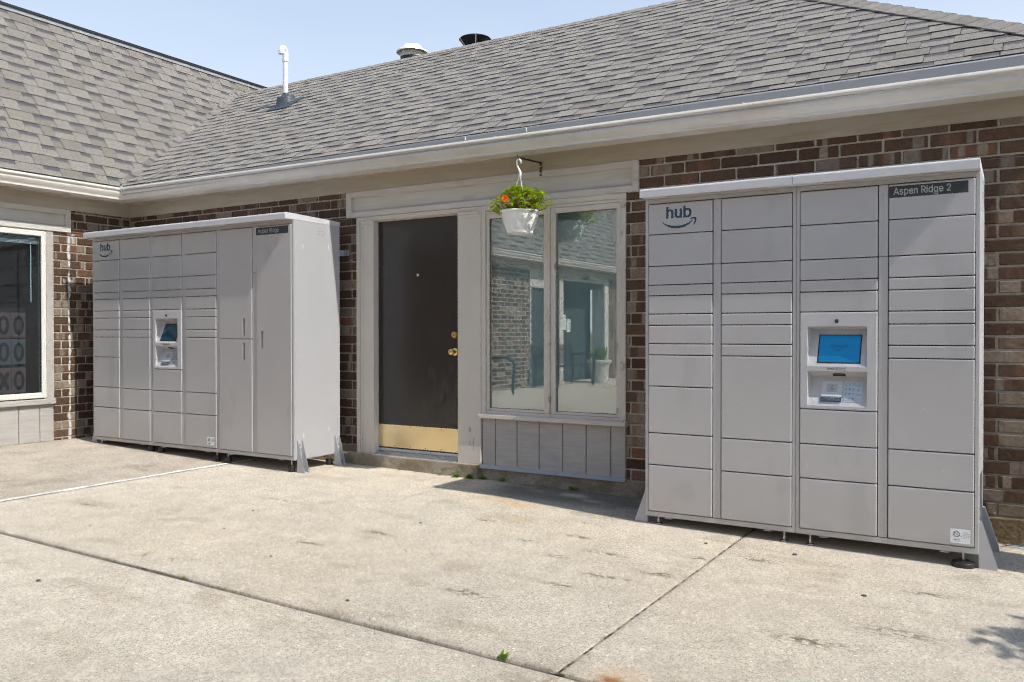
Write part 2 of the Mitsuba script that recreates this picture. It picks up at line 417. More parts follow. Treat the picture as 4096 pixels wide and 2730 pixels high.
def arr(m):
    mm = m.to_mesh()
    return np.array(mm.vert_properties[:, :3], float), np.array(mm.tri_verts, int)


def box(x0, x1, y0, y1, z0, z1):
    b = trimesh.creation.box(extents=(x1 - x0, y1 - y0, z1 - z0))
    b.apply_translation(((x0 + x1) / 2, (y0 + y1) / 2, (z0 + z1) / 2))
    return b


def _cham():
    s = np.array([[a, b, c] for a in (-1, 1) for b in (-1, 1) for c in (-1, 1)], float)
    v, ax = [], []
    for p in s:
        for k in range(3):
            v.append(p)
            ax.append(k)
    v, ax = np.array(v), np.array(ax)
    ins = np.ones((24, 3))
    ins[np.arange(24), ax] = 0
    h = trimesh.convex.convex_hull(v * 1.0 - v * ins * 0.2)
    d = ((h.vertices[:, None] - (v - v * ins * 0.2)[None]) ** 2).sum(-1).argmin(1)
    return v, ins, d[h.faces]


CV, CI, CF = _cham()


def cb(x0, x1, y0, y1, z0, z1, r=0.003):
    """box with chamfered edges, 44 triangles"""
    h = np.array([(x1 - x0) / 2, (y1 - y0) / 2, (z1 - z0) / 2])
    r = min(r, h.min() * 0.8)
    v = CV * h - CV * CI * r + np.array([(x0 + x1) / 2, (y0 + y1) / 2, (z0 + z1) / 2])
    return trimesh.Trimesh(v, CF, process=False)


def rbox(x0, x1, y0, y1, z0, z1, r=0.006, n=16):
    """box with truly rounded edges"""
    s = m3.Manifold.sphere(r, n)
    return m3.Manifold.batch_hull([s.translate((x, y, z)) for x in (x0 + r, x1 - r) for y in (y0 + r, y1 - r) for z in (z0 + r, z1 - r)])


def tm(m):
    return trimesh.Trimesh(*arr(m), process=False)


def ext(poly, h):
    ps = list(getattr(poly, 'geoms', [poly]))
    return cat([trimesh.creation.extrude_polygon(p, h, engine='earcut') for p in ps])


def front(mesh, x, y, z, s=1.0):
    """a drawing in xy extruded along +z, stood up on a wall facing -y: drawing x -> x, drawing y -> z, thickness towards the viewer"""
    m = mesh.copy()
    v = m.vertices
    m.vertices = np.stack([x + v[:, 0] * s, y - v[:, 2], z + v[:, 1] * s], 1)
    return m


def ext_x(yz, x0, x1):
    """polygon in (y, z) extruded along x"""
    m = ext(Polygon(yz), x1 - x0)
    v = m.vertices
    m.vertices = np.stack([x0 + v[:, 2], v[:, 0], v[:, 1]], 1)
    return m


def lathe(prof, n=48):
    m = trimesh.creation.revolve(np.array(prof, float), sections=n)
    return m


def tube(pts, r, n=8):
    pts = np.asarray(pts, float)
    rr = np.broadcast_to(r, (len(pts),)).astype(float)
    t = np.gradient(pts, axis=0)
    t /= np.linalg.norm(t, axis=1, keepdims=True) + 1e-12
    a = np.cross(t[0], [0.3, 0.9, 0.1] if abs(t[0][1]) < 0.8 else [1, 0, 0])
    a /= np.linalg.norm(a)
    V = []
    ang = np.arange(n) * 2 * np.pi / n
    for i in range(len(pts)):
        a = a - t[i] * (a @ t[i])
        a /= np.linalg.norm(a)
        b = np.cross(t[i], a)
        V.append(pts[i] + rr[i] * (np.cos(ang)[:, None] * a + np.sin(ang)[:, None] * b))
    V = np.concatenate(V + [pts[:1], pts[-1:]])
    Fs = []
    k = len(pts)
    for i in range(k - 1):
        for j in range(n):
            p, q = i * n + j, i * n + (j + 1) % n
            Fs += [[p, q, q + n], [p, q + n, p + n]]
    for j in range(n):
        Fs += [[k * n, (j + 1) % n, j], [k * n + 1, (k - 1) * n + j, (k - 1) * n + (j + 1) % n]]
    return trimesh.Trimesh(V, Fs, process=False)


def spline(pts, n=24):
    from scipy.interpolate import CubicSpline
    pts = np.asarray(pts, float)
    return CubicSpline(np.arange(len(pts)), pts)(np.linspace(0, len(pts) - 1, n))


def cyl(p0, p1, r, n=24):
    return trimesh.creation.cylinder(radius=r, segment=[p0, p1], sections=n)


def gz(x):
    x = np.asarray(x, float)
    return np.where(x < 2.42, 0.03 - 0.0273 * np.maximum(x, -20), -0.0361 - 0.0149 * (np.minimum(x, 16) - 2.42))


def pix(P):
    """photograph pixel of points, only to rank how large a repeated piece shows"""
    d = np.atleast_2d(P) - CAM
    z = d @ _f
    return np.stack([2048 + FPX * (d @ _r) / z, 1365 - FPX * (d @ _u) / z], -1), z


B = 'brick_building'
# ------------------------------------------------------------------ the ground
def slab(x0, x1, y0, y1, r=0.012, step=0.6, kl=1.0, kr=1.0):
    """a concrete slab with rolled edges following the slope of the ground"""
    xs = np.unique(np.concatenate([[x0, x0 + r * .4, x0 + r, x0 + 3 * r], np.arange(x0 + 4 * r, x1 - 4 * r, step), [x1 - 3 * r, x1 - r, x1 - r * .4, x1], [2.42] if x0 < 2.42 < x1 else []]))
    ys = np.unique(np.concatenate([[y0, y0 + r * .4, y0 + r, y0 + 3 * r], np.arange(y0 + 4 * r, y1 - 4 * r, step), [y1 - 3 * r, y1 - r, y1 - r * .4, y1]]))
    X, Y = np.meshgrid(xs, ys, indexing='ij')
    d = np.minimum(np.minimum((X - x0) * kl, (x1 - X) * kr), np.minimum(Y - y0, y1 - Y))
    side_ = np.where(((kl > 1) & (X - x0 < .05)) | ((kr > 1) & (x1 - X < .05)), .25, 1.0)
    drop = side_ * np.where(d < r, r - np.sqrt(np.maximum(r * r - (r - d) ** 2, 0)), 0) + 0.0025 * side_ * np.clip(1 - d / (4 * r), 0, 1)
    Z = gz(X) - drop
    n, m = X.shape
    V = np.stack([X, Y, Z], -1).reshape(-1, 3)
    i, j = np.meshgrid(np.arange(n - 1), np.arange(m - 1), indexing='ij')
    a = i * m + j
    Fq = np.stack([a, a + m, a + m + 1, a + 1], -1).reshape(-1, 4)
    Ft = np.vstack([Fq[:, [0, 1, 2]], Fq[:, [0, 2, 3]]])
    # skirt
    ring = np.concatenate([np.arange(n) * m, (n - 1) * m + np.arange(1, m), np.arange(n - 2, -1, -1) * m + m - 1, np.arange(m - 2, 0, -1)])
    low = V[ring] - [0, 0, 0.09]
    k0 = len(V)
    q = np.arange(len(ring))
    q2 = np.roll(q, -1)
    S = np.vstack([np.stack([ring, k0 + q, k0 + q2], 1), np.stack([ring, k0 + q2, ring[q2]], 1)])
    return trimesh.Trimesh(np.vstack([V, low]), np.vstack([Ft, S]), process=False)


gx = np.array([-250, -20, 0, 2.42, 16, 250.0])
gy = np.array([-250, -30, 0.5, 250.0])
GXX, GYY = np.meshgrid(gx, gy, indexing='ij')
GV = np.stack([GXX, GYY, gz(GXX) - 0.075], -1).reshape(-1, 3)
gi, gj = np.meshgrid(np.arange(len(gx) - 1), np.arange(len(gy) - 1), indexing='ij')
ga = gi * len(gy) + gj
gq = np.stack([ga, ga + len(gy), ga + len(gy) + 1, ga + 1], -1).reshape(-1, 4)
add('ground', (GV, gq), 'soilground_mat')
labels['ground'] = {'kind': 'structure', 'label': 'bare earth under and beyond the concrete slabs'}
JN, JR, JM, JW = -3.135, 7.085, 4.672, 2.425
rows = [(-15.2, -12.2), (-12.2, -9.2), (-9.2, -6.2), (-6.2, JN - .013), (JN + .012, 0.02)]
cols = [(-0.3, JW - .015), (JW + .015, JM - .0009), (JM + .0009, JR - .0035), (JR + .0035, 9.55), (9.56, 12.0), (12.01, 15.5)]
for ri, (y0, y1) in enumerate(rows):
    cc = cols if ri == 4 else [(-0.3, 2.42), (2.424, 4.70), (4.704, 9.55), (9.56, 12.0), (12.01, 15.5)]
    if ri == 3:
        cc = [(-0.3, 4.648), (4.651, 9.55), (9.56, 12.0), (12.01, 15.5)]
    for (x0, x1) in cc:
        rr = 0.011 if ri in (3, 4) else 0.008
        add('pavement__slab', slab(x0, x1, y0, y1, rr if (x0, x1) not in (cols[1],) else 0.010, kl=5.0 if abs(x0 - JM) < .01 else 1.0, kr=5.0 if abs(x1 - JM) < .01 else 1.0), 'concrete_mat')
labels['pavement__joint_filler'] = {'label': 'dark open joint across the slabs'}
labels['pavement'] = {'kind': 'structure', 'label': 'pale concrete slabs of the forecourt'}
# joint fillers a little below the slabs; the near joint is open and dirty, the corner slab's one is sealed white
def strip(x0, x1, y0, y1, dz, n=60, amp=0.0, along='x'):
    xs = np.linspace(x0, x1, n) if along == 'x' else np.linspace(y0, y1, n)
    V, Fq = [], []
    for i, t in enumerate(xs):
        e = amp * (meshkit.noise(np.array([[t * 9, 0.3, 1], [t * 9, 7.3, 1]])) - 0.5) * 2
        if along == 'x':
            V += [[t, y0 + e[0], float(gz(t)) + dz], [t, y1 + e[1], float(gz(t)) + dz]]
        else:
            V += [[x0 + e[0], t, float(gz(x0)) + dz], [x1 + e[1], t, float(gz(x1)) + dz]]
    for i in range(len(xs) - 1):
        a = 2 * i
        Fq.append([a, a + 2, a + 3, a + 1] if along == 'x' else [a, a + 1, a + 3, a + 2])
    return trimesh.Trimesh(V, np.vstack([np.array(Fq)[:, [0, 1, 2]], np.array(Fq)[:, [0, 2, 3]]]), process=False)


add('pavement__joint_filler', strip(-0.3, 12, JN - .035, JN + .035, -0.024, 200, 0.0), 'joint_mat')
add('pavement__joint_filler', strip(JR - .03, JR + .03, JN, 0.0, -0.007, 80, 0.0, 'y'), 'joint_brown_mat')
add('pavement__joint_filler', strip(JM - .02, JM + .02, JN, 0.0, -0.004, 80, 0.0, 'y'), 'joint_brown_mat')
add('pavement__sealed_joint', strip(JW - .024, JW + .024, JN + .01, -0.35, 0.0025, 120, 0.006, 'y'), 'sealant_mat', label='white sealant strip between the corner slab and the next')

# ------------------------------------------------------------------ walls
E_, PM, QM = 0.345, 0.672, 1.42          # overhang, pitch of the main roof, pitch of the left wing's roof
XE, YF = 8.64, -14.9                     # end of the main range; far end of the wing
ZB, ZT = 0.032, 2.43
# mortar bed behind the bricks (with openings)
MB = 0.010


def wallpoly(polys):
    return polys


mort = [ext_x([(MB, -0.3), (0.24, -0.3), (0.24, 2.6), (MB, 2.6)], 0.0, 3.36), ext_x([(MB, -0.3), (0.24, -0.3), (0.24, 2.6), (MB, 2.6)], 5.985, XE - MB),
        box(3.36, 5.985, 0.06, 0.24, 2.15, 2.6)]
add(B + '__wall', cat(mort), 'mortar_mat')
WK = [k for k in scene if k.startswith(B + '__wall')][0]
mw = [box(-0.24, -MB, -0.885, 0.24, -0.3, 2.6), box(-0.24, -0.03, -2.62, -0.885, 2.17, 2.6), box(-0.24, -MB, -7.4, -2.62, -0.3, 2.6)]
add(B + '__wall', mw, 'mortar_mat', label='mortar bed of the left wing wall')
WK2 = B + '__wall_001'
# bricks
bricks = []     # (holder, mesh, centre, corners)


def lay(wing, u0, u1, z0, z1):
    base = 0.0573 if wing else 0.032
    for row in range(-2, 32):
        a, b = base + row * COURSE + .0055, base + (row + 1) * COURSE - .0055
        lo, hi = max(a, z0), min(b, z1)
        if hi - lo < 0.012:
            continue
        off = (-0.522 if row % 2 else -0.614) if wing else (6.185 if row % 2 else 6.297)
        k0 = math.floor((u0 - off) / BL) - 1
        for k in range(k0, math.ceil((u1 - off) / BL) + 1):
            s, e = off + k * BL + .0055, off + (k + 1) * BL - .0055
            l, h = max(s, u0), min(e, u1)
            if h - l < 0.015:
                continue
            d = rng.uniform(-.0025, .003)
            jl, jh = rng.uniform(0, .003), rng.uniform(0, .003)
            za, zb = lo + rng.uniform(0, .0022), hi - rng.uniform(0, .0022)
            if wing:
                m = cb(-.06, -d, l + jl, h - jh, za, zb, .0035)
                v = m.vertices
                v[:, 0] += (v[:, 1] - (l + h) / 2) * rng.uniform(-.012, .012)
                v[:, 2] += (v[:, 1] - (l + h) / 2) * rng.uniform(-.008, .008)
                c = (0, (l + h) / 2, (lo + hi) / 2)
                cor = [(0, l, lo), (0, h, hi)]
            else:
                m = cb(l + jl, h - jh, d, .06, za, zb, .0035)
                v = m.vertices
                v[:, 1] += (v[:, 0] - (l + h) / 2) * rng.uniform(-.012, .012)
                v[:, 2] += (v[:, 0] - (l + h) / 2) * rng.uniform(-.008, .008)
                c = ((l + h) / 2, 0, (lo + hi) / 2)
                cor = [(l, 0, lo), (h, 0, hi)]
            bricks.append((WK2 if wing else WK, m, c, cor))


lay(False, 0.0, 3.348, ZB, 2.186)
lay(False, 0.0, 3.222, 2.188, ZT)
lay(False, 5.997, XE, ZB, 2.186)
lay(False, 6.10, XE, 2.188, ZT)
lay(True, -0.872, 0.0, 0.0, 2.186)
lay(True, -0.692, 0.0, 2.188, ZT)


def hidden(c):
    (px, py), z = pix([c])[0][0], pix([c])[1][0]
    if not (-20 < px < 4116 and -20 < py < 2750) or z < 0:
        return True
    for (xa, xb, ta, tb, ba, bb) in [(372, 1366, 945, 880, 1770, 1835), (2578, 3938, 800, 640, 2075, 2240)]:
        if xa < px < xb:
            t = (px - xa) / (xb - xa)
            if ta + (tb - ta) * t < py < ba + (bb - ba) * t:
                return True
    return False


def area(cor):
    q, _ = pix(cor)
    return abs((q[1] - q[0]).prod())


rank = sorted(range(len(bricks)), key=lambda i: -(0 if hidden(bricks[i][2]) else area(bricks[i][3])))
near = {WK: 0, WK2: 0}
top, rest = set(), {WK: [], WK2: []}
for i in rank:
    h, m, c, cor = bricks[i]
    if not hidden(c) and near[h] < (190 if h == WK else 100):
        near[h] += 1
        add(h + '__brick', m, 'brick_mat')
    else:
        rest[h].append(m)
for h in rest:
    if rest[h]:
        add(h + '__brickwork', cat(rest[h]), 'brick_mat', kind='stuff')
# return end of the main range and the far part of the wing (seen only in the panes)
add(B + '__wall', [box(XE - .012, XE, 0.012, 5.2, -0.3, 2.6), box(-5.0, XE, 5.19, 5.2, -0.3, 2.6)], 'far_brick_mat')
far = [box(-.05, 0.0, -8.86, -2.62, -0.3, 2.43), box(-.05, 0.0, -10.15, -9.9, -.3, 2.43), box(-.05, 0.0, YF, -12.6, -.3, 2.43), box(0.0, 15, YF - .05, YF, -.3, 2.43)]
add(B + '__wall', far, 'far_brick_mat')

# foundation and step
def rough_box(x0, x1, y0, y1, z0, z1, amp=.004, n=0.03):
    m = tm(rbox(x0, x1, y0, y1, z0, z1, .008, 8).refine_to_length(n))
    m.vertices += amp * (np.stack([meshkit.noise(m.vertices * 30 + k * 9) for k in range(3)], 1) - .5) * 2
    return m


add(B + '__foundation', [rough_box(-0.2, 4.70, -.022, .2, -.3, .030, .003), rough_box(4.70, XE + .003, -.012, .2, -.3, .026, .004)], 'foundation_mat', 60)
add(B + '__step', rough_box(2.62, 4.692, -.062, .10, -.3, .048, .004, .025), 'foundation_mat', 60, label='rough concrete step under the dark door')

# ------------------------------------------------------------------ eaves: frieze, soffit, gutter
def mitre(prof, x1=None):
    """profile of (distance out from the wall, z), closed; run along the main range and the wing, mitred in the inner corner"""
    prof = np.array(prof)
    n = len(prof)

    def loft(A, Bv):
        V = np.vstack([A, Bv])
        Fq = [[i, (i + 1) % n, n + (i + 1) % n, n + i] for i in range(n)]
        Ft = np.vstack([np.array(Fq)[:, [0, 1, 2]], np.array(Fq)[:, [0, 2, 3]]])
        m = trimesh.Trimesh(V, Ft, process=False)
        tri = trimesh.creation.triangulate_polygon(Polygon(prof), engine='earcut')
        if len(tri[0]) == n:
            idx = [int(((prof - p) ** 2).sum(1).argmin()) for p in tri[0]]
            caps = np.array(idx)[tri[1]]
            m = trimesh.Trimesh(V, np.vstack([Ft, caps, caps[:, ::-1] + n]), process=False)
        m.fix_normals()
        return m
    d, z = prof[:, 0], prof[:, 1]
    main = loft(np.stack([d, -d, z], 1), np.stack([XE + d, -d, z], 1))
    wing = loft(np.stack([d, -d, z], 1), np.stack([d, YF + d, z], 1))
    side = loft(np.stack([XE + d, -d, z], 1), np.stack([XE + d, 5.2 + 0 * d, z], 1))
    farr = loft(np.stack([d, YF + d, z], 1), np.stack([15 + 0 * d, YF + d, z], 1))
    return main, wing, side, farr


FR = [(0.012, 2.4225), (0.012, 2.57), (-0.02, 2.57), (-0.02, 2.4225)]
m_, w_, s_, f_ = mitre(FR)
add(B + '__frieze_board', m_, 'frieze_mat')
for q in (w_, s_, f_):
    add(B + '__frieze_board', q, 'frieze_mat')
m_, w_, s_, f_ = mitre([(0.16, 2.556), (0.16, 2.566), (0.0, 2.566), (0.0, 2.556)])
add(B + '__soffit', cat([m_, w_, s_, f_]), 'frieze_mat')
m_, w_, s_, f_ = mitre([(0.165, 2.548), (0.165, 2.69), (0.150, 2.69), (0.150, 2.548)])
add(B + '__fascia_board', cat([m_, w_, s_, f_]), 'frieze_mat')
GP = [(0.270, 2.7075), (0.278, 2.7065), (0.287, 2.7025), (0.2945, 2.695), (0.2985, 2.686), (0.2985, 2.681), (0.296, 2.676), (0.289, 2.673), (0.279, 2.671), (0.277, 2.664), (0.281, 2.659), (0.284, 2.652), (0.284, 2.644), (0.280, 2.632), (0.272, 2.618), (0.263, 2.605), (0.257, 2.596),
      (0.257, 2.591), (0.259, 2.588), (0.259, 2.579), (0.255, 2.576), (0.166, 2.576), (0.166, 2.580), (0.25, 2.582), (0.276, 2.64), (0.266, 2.667), (0.262, 2.69), (0.262, 2.703)]
GP = [(d + .053 if d > .2 else d, z - .020) for d, z in GP]
m_, w_, s_, f_ = mitre(GP)
fall = lambda x: -.0064 * np.maximum(np.asarray(x) - .345, 0)
m_.vertices[:, 2] += fall(m_.vertices[:, 0])        # the main gutter falls to the right
add(B + '__gutter', m_, 'gutter_mat', 35, label='taupe gutter along the eave of the main range')
add(B + '__gutter', [w_], 'gutter_mat', 35, label='sunlit gutter along the eave of the left wing')
add(B + '__gutter', [s_, f_], 'gutter_mat', 35)
# little seams, screws and straps on the gutter
for x in (0.50,):
    add(B + '__gutter_seam', tube([[x, -.3515, 2.682], [x + .002, -.3515, 2.658], [x, -.3395, 2.644], [x, -.3395, 2.624], [x - .002, -.325, 2.59]], .0022, 6), 'gutter_mat', True)
add(B + '__gutter_seam', tube([[.3515, -.52, 2.682], [.3515, -.52, 2.658], [.3395, -.522, 2.644], [.3395, -.522, 2.624], [.328, -.52, 2.59]], .0022, 6), 'gutter_mat', True)
for x in (6.97, 5.05):
    add(B + '__gutter_screw', trimesh.creation.icosphere(subdivisions=2, radius=.004).apply_translation((x, -.343, 2.687 + float(fall(x)))), 'pvc_mat', True)

# ------------------------------------------------------------------ roofs
cA, sA = 1 / math.hypot(1, PM), PM / math.hypot(1, PM)
cB, sB = 1 / math.hypot(1, QM), QM / math.hypot(1, QM)
ZE = 2.688
YR = 2.36
ZR = ZE + PM * (YR + E_)
SR = (YR + E_) / cA
WT = 2.50                                  # slope length of the wing roof
EXPO = 0.146


def zmain(y):
    return ZE + PM * (y + E_)


def zwing(x):
    return ZE + QM * (E_ - x)


def on_main(u, s, h):
    x, y = u, -E_ + s * cA
    z = zmain(y) + 0 * u
    w = zwing(x)
    # main-range shingles turn up the wing at the valley
    k = 0.10
    t = np.clip(0.5 + 0.5 * (w - z) / k, 0, 1)
    zz = z * (1 - t) + w * t + k * t * (1 - t)
    nx, ny, nz = t * sB, -(1 - t) * sA, (1 - t) * cA + t * cB
    return np.stack([x + nx * h, y + ny * h, zz + nz * h], -1)


def on_wing(u, s, h):
    x = E_ - s * cB
    return np.stack([x + sB * h, u, ZE + s * sB + cB * h], -1)


def on_side(u, s, h):
    x = XE + E_ - s * cA
    return np.stack([x + sA * h, u, ZE + s * sA + cA * h], -1)


def tab(poly, s0, t, ident, put, seg=None):
    """one shingle lap: the polygon in (along, up the slope), thickest at its butt"""
    if seg:
        poly = poly.segmentize(seg)
    poly = shapely.geometry.polygon.orient(poly)
    v, f = trimesh.creation.triangulate_polygon(poly, engine='earcut')
    h = t * np.clip(1 - (v[:, 1] - s0) / EXPO, 0, 1) + 0.0012
    top = put(v[:, 0], v[:, 1], h)
    ring = np.array(poly.exterior.coords)[:-1]
    hr = t * np.clip(1 - (ring[:, 1] - s0) / EXPO, 0, 1) + 0.0012
    a, b = put(ring[:, 0], ring[:, 1], hr), put(ring[:, 0], ring[:, 1], hr * 0 - 0.0012)
    n0, n = len(v), len(ring)
    q = np.arange(n)
    q2 = (q + 1) % n
    S = np.vstack([np.stack([n0 + n + q, n0 + n + q2, n0 + q2], 1), np.stack([n0 + n + q, n0 + q2, n0 + q], 1)])
    V = np.vstack([top, a, b])
    nrm = np.cross(top[f[0][1]] - top[f[0][0]], top[f[0][2]] - top[f[0][0]])
    if nrm[2] < 0:
        f = f[:, ::-1]
        S = S[:, ::-1]
    vv = np.concatenate([(v[:, 1] - s0) / EXPO, 0 * hr - 1, 0 * hr - 1])       # cut edges show black asphalt
    lo = min(ring[:, 0].min(), 1e9)
    w = max(ring[:, 0].max() - lo, 1e-6)
    uu = np.concatenate([(v[:, 0] - lo) / w, (ring[:, 0] - lo) / w, (ring[:, 0] - lo) / w]) * 0.9 + 0.05 + ident
    return trimesh.Trimesh(V, np.vstack([f, S]), process=False), np.stack([uu, vv], 1)


ids = [2]


def shingle_field(region, put, u0, u1, smax, s_start, segf=None, wmin=(.11, .20), wmax=(.17, .30)):
    out = []
    k = 0
    s = s_start
    while s < smax:
        u = u0 - rng.uniform(0, .3)
        low = rng.random() < .5
        while u < u1:
            w = rng.choice([.105, .14, .165, .19, .215]) if low else rng.choice([.13, .17, .20, .235, .27])
            gap = 0.0013
            slant = rng.uniform(-.002, .002)
            p = Polygon([(u + gap, s), (u + w - gap, s), (u + w - gap + slant, s + EXPO), (u + gap + slant, s + EXPO)]).intersection(region)
            for g in getattr(p, 'geoms', [p]):
                if g.geom_type == 'Polygon' and g.area > 2e-4:
                    ids[0] += 2
                    ident = ids[0] + (0 if low else 1)
                    t = (.0036 if low else .0068) + rng.uniform(-.0006, .0010)
                    seg = segf(g) if segf else None
                    m, uv = tab(g, s, t, ident, put, seg)
                    c = put(np.array([g.centroid.x]), np.array([g.centroid.y]), np.array([0.0]))[0]
                    b = g.bounds
                    cor = put(np.array([b[0], b[2], b[2], b[0]]), np.array([b[1], b[1], b[3], b[3]]), np.zeros(4))
                    q, z = pix(cor)
                    A = 0.5 * abs(sum(q[i][0] * q[(i + 1) % 4][1] - q[(i + 1) % 4][0] * q[i][1] for i in range(4))) if z.min() > 0 else 0
                    if not ((q[:, 0] > 0) & (q[:, 0] < 4096) & (q[:, 1] > 0) & (q[:, 1] < 2730)).any():
                        A = 0
                    out.append((m, uv, A))
            u += w
            low = not low
        s += EXPO
    return out


def guard_w(x):
    return 0.012 + 0.022 * np.clip((x - .3) / 8.5, 0, 1.2)


def fold_x(s):      # where main and wing planes meet, as x on the main plane
    return E_ - PM / QM * (s * cA)


mainreg = Polygon([(fold_x(0) - .01, .006)] + [(x, float(guard_w(x))) for x in np.linspace(.40, 8.95, 18)] + [(XE + E_ - .045 * cA, .045), (XE - YR + 0.0, SR), (fold_x(SR) - .035, SR), (fold_x(.1) - .035, .1)])
seg_main = lambda g: 0.03 if g.bounds[0] < fold_x(g.centroid.y) + .30 else None
tabs_main = shingle_field(mainreg, on_main, -1.6, 9.0, SR, -0.03, seg_main)
wy = lambda s: (QM / PM) * (s * cB) - E_      # y of the fold on the wing plane
sr_ = (ZR - .03 - ZE) / sB
wingreg = Polygon([(-2.4, .004), (wy(.004) - .0, .004), (wy(sr_), sr_), (3.2, sr_), (3.2, WT), (-2.4, WT)])
tabs_wing = shingle_field(wingreg, on_wing, -2.6, 3.4, WT, -0.02)


def emit_tabs(holder, tabs, most):
    order = sorted(range(len(tabs)), key=lambda i: -tabs[i][2])
    big = [i for i in order[:most] if tabs[i][2] > 0]
    for i in big:
        add(holder + '__shingle', tabs[i][0], 'shingle_mat', False, tabs[i][1])
    r = [i for i in range(len(tabs)) if i not in set(big)]
    if r:
        add(holder + '__shingles', trimesh.util.concatenate([tabs[i][0] for i in r]), 'shingle_mat', False, np.vstack([tabs[i][1] for i in r]), kind='stuff')


def strips(put, region, smax, s_start=-.02, wtab=.9):
    ms, uvs = [], []
    s = s_start
    while s < smax:
        b = region.bounds
        u = b[0] - rng.uniform(0, wtab)
        while u < b[2]:
            w = wtab * rng.uniform(.2, .5)
            p = sbox(u + .002, s, u + w - .002, s + EXPO).intersection(region)
            for g in getattr(p, 'geoms', [p]):
                if g.geom_type == 'Polygon' and g.area > 2e-4:
                    ids[0] += 1
                    m, uv = tab(g, s, .008 if ids[0] % 2 else .0045, ids[0], put)
                    ms.append(m)
                    uvs.append(uv)
            u += w
        s += EXPO
    return trimesh.util.concatenate(ms), np.vstack(uvs)


def deck(pts):
    pts = np.array(pts, float)
    return trimesh.Trimesh(pts, [[0, i, i + 1] for i in range(1, len(pts) - 1)], process=False)


# roof boarding just under the shingles
dk = -0.012
YB = 2 * YR + E_
maindeck = deck([(0.2, -.17, zmain(-.17) + dk), (XE + .17, -.17, zmain(-.17) + dk), (XE - YR, YR, ZR + dk), (-1.2, YR, ZR + dk), (fold_x(SR) - .2, YR, ZR + dk)])
sidedeck = deck([(XE + .17, -.17, zmain(-.17) + dk), (XE + .17, YB - .12, zmain(-.17) + dk), (XE - YR, YR, ZR + dk)])
backdeck = deck([(XE + .17, YB - .12, zmain(-.17) + dk), (-2, YB - .12, zmain(-.17) + dk), (-2, YR, ZR + dk), (XE - YR, YR, ZR + dk)])
add(B + '__roof', [maindeck, sidedeck, backdeck], 'deck_mat', label='hipped shingle roof of the main range')
RM = B + '__roof'
emit_tabs(RM, tabs_main, 190)
ms, uvs = strips(on_side, Polygon([(-.29, .01), (YB, .01), (YR, SR)]), SR)
add(RM + '__shingles', ms, 'shingle_mat', False, uvs, kind='stuff')
xt = E_ - WT * cB
zt = ZE + WT * sB
wingdeck = deck([(E_ - .12, YF + E_, zwing(E_ - .12) + dk), (E_ - .12, -.17, zwing(E_ - .12) + dk), (-.9, 3.2, zwing(-.9) + dk), (xt, 3.2, zt + dk), (xt, YF - 3, zt + dk), (E_ - .12, YF - 3, zwing(E_ - .12) + dk)])
topdeck = deck([(xt, YF - 3, zt + .04), (xt, 3.3, zt + .04), (-9, 3.3, zt + .04), (-9, YF - 3, zt + .04)])
farslope = deck([(E_ - .12, YF + .17, zmain(-.17) + dk), (15, YF + .17, zmain(-.17) + dk), (15, YF - 5.0, ZE + 5.3 * .8), (-4.4, YF - 5.0, ZE + 5.3 * .8)])
add(B + '__roof', [wingdeck, topdeck, farslope], 'deck_mat', label='steep shingle roof of the left wing')
RW = B + '__roof_001'
emit_tabs(RW, tabs_wing, 110)
ms, uvs = strips(on_wing, Polygon([(YF - 3, .01), (-2.42, .01), (-2.42, WT), (YF - 3, WT)]), WT)
on_far = lambda u, s, h: np.stack([u, YF + E_ - s * .78, ZE + s * .625 + h], -1)
ms2, uvs2 = strips(on_far, Polygon([(E_, .01), (15, .01), (15, 6.0), (-3.2, 6.0)]), 6.0)
add(RW + '__shingles', [ms, ms2], 'shingle_mat', False, np.vstack([uvs, uvs2]), kind='stuff')
# metal edge of the wing's flat top: grey band below a black lip
def edge_prof(pts, y0, y1):
    pts = np.array(pts)
    n = len(pts)
    V = np.vstack([np.stack([pts[:, 0], np.full(n, y0), pts[:, 1]], 1), np.stack([pts[:, 0], np.full(n, y1), pts[:, 1]], 1)])
    Fq = np.array([[i, (i + 1) % n, n + (i + 1) % n, n + i] for i in range(n)])
    m = trimesh.Trimesh(V, np.vstack([Fq[:, [0, 1, 2]], Fq[:, [0, 2, 3]], [[0, i, i + 1] for i in range(1, n - 1)], [[n, n + i + 1, n + i] for i in range(1, n - 1)]]), process=False)
    m.fix_normals()
    return m


yw1 = 3.25
add(RW + '__edge_trim', edge_prof([(xt + .035, zt - .025), (xt + .03, zt + .018), (xt - .02, zt + .018), (xt - .02, zt - .025)], YF + 1.4, yw1), 'metal_grey_mat', label='grey metal band at the top of the steep shingle roof')
add(RW + '__edge_trim', edge_prof([(xt + .045, zt + .018), (xt + .045, zt + .046), (xt + .01, zt + .058), (xt - .05, zt + .058), (xt - .05, zt + .018)], YF + 1.4, yw1), 'edge_black_mat', label='black lip above the grey metal roof edge')
ye = np.linspace(-2.4, yw1, 18)
# grey strip between gutter lip and shingle ends
gv = []
for x in np.linspace(.36, XE + .30, 40):
    w = float(guard_w(x)) + .02
    gv += [[x, -E_ + .012, 2.60], [x, -E_ + .008, ZE + .002], [x, -E_ + w * cA, ZE + w * sA - .004]]
gf = []
for i in range(39):
    for j in (0, 1):
        a_ = 3 * i + j
        gf += [[a_, a_ + 3, a_ + 4], [a_, a_ + 4, a_ + 1]]
add(B + '__drip_edge', trimesh.Trimesh(gv, gf, process=False), 'metal_grey_mat', label='grey metal strip between gutter and shingles')
add(B + '__drip_edge', edge_prof([(.335, 2.684), (.29, 2.735), (.29, 2.68), (.335, 2.68)], YF + .35, -.33), 'metal_grey_mat')


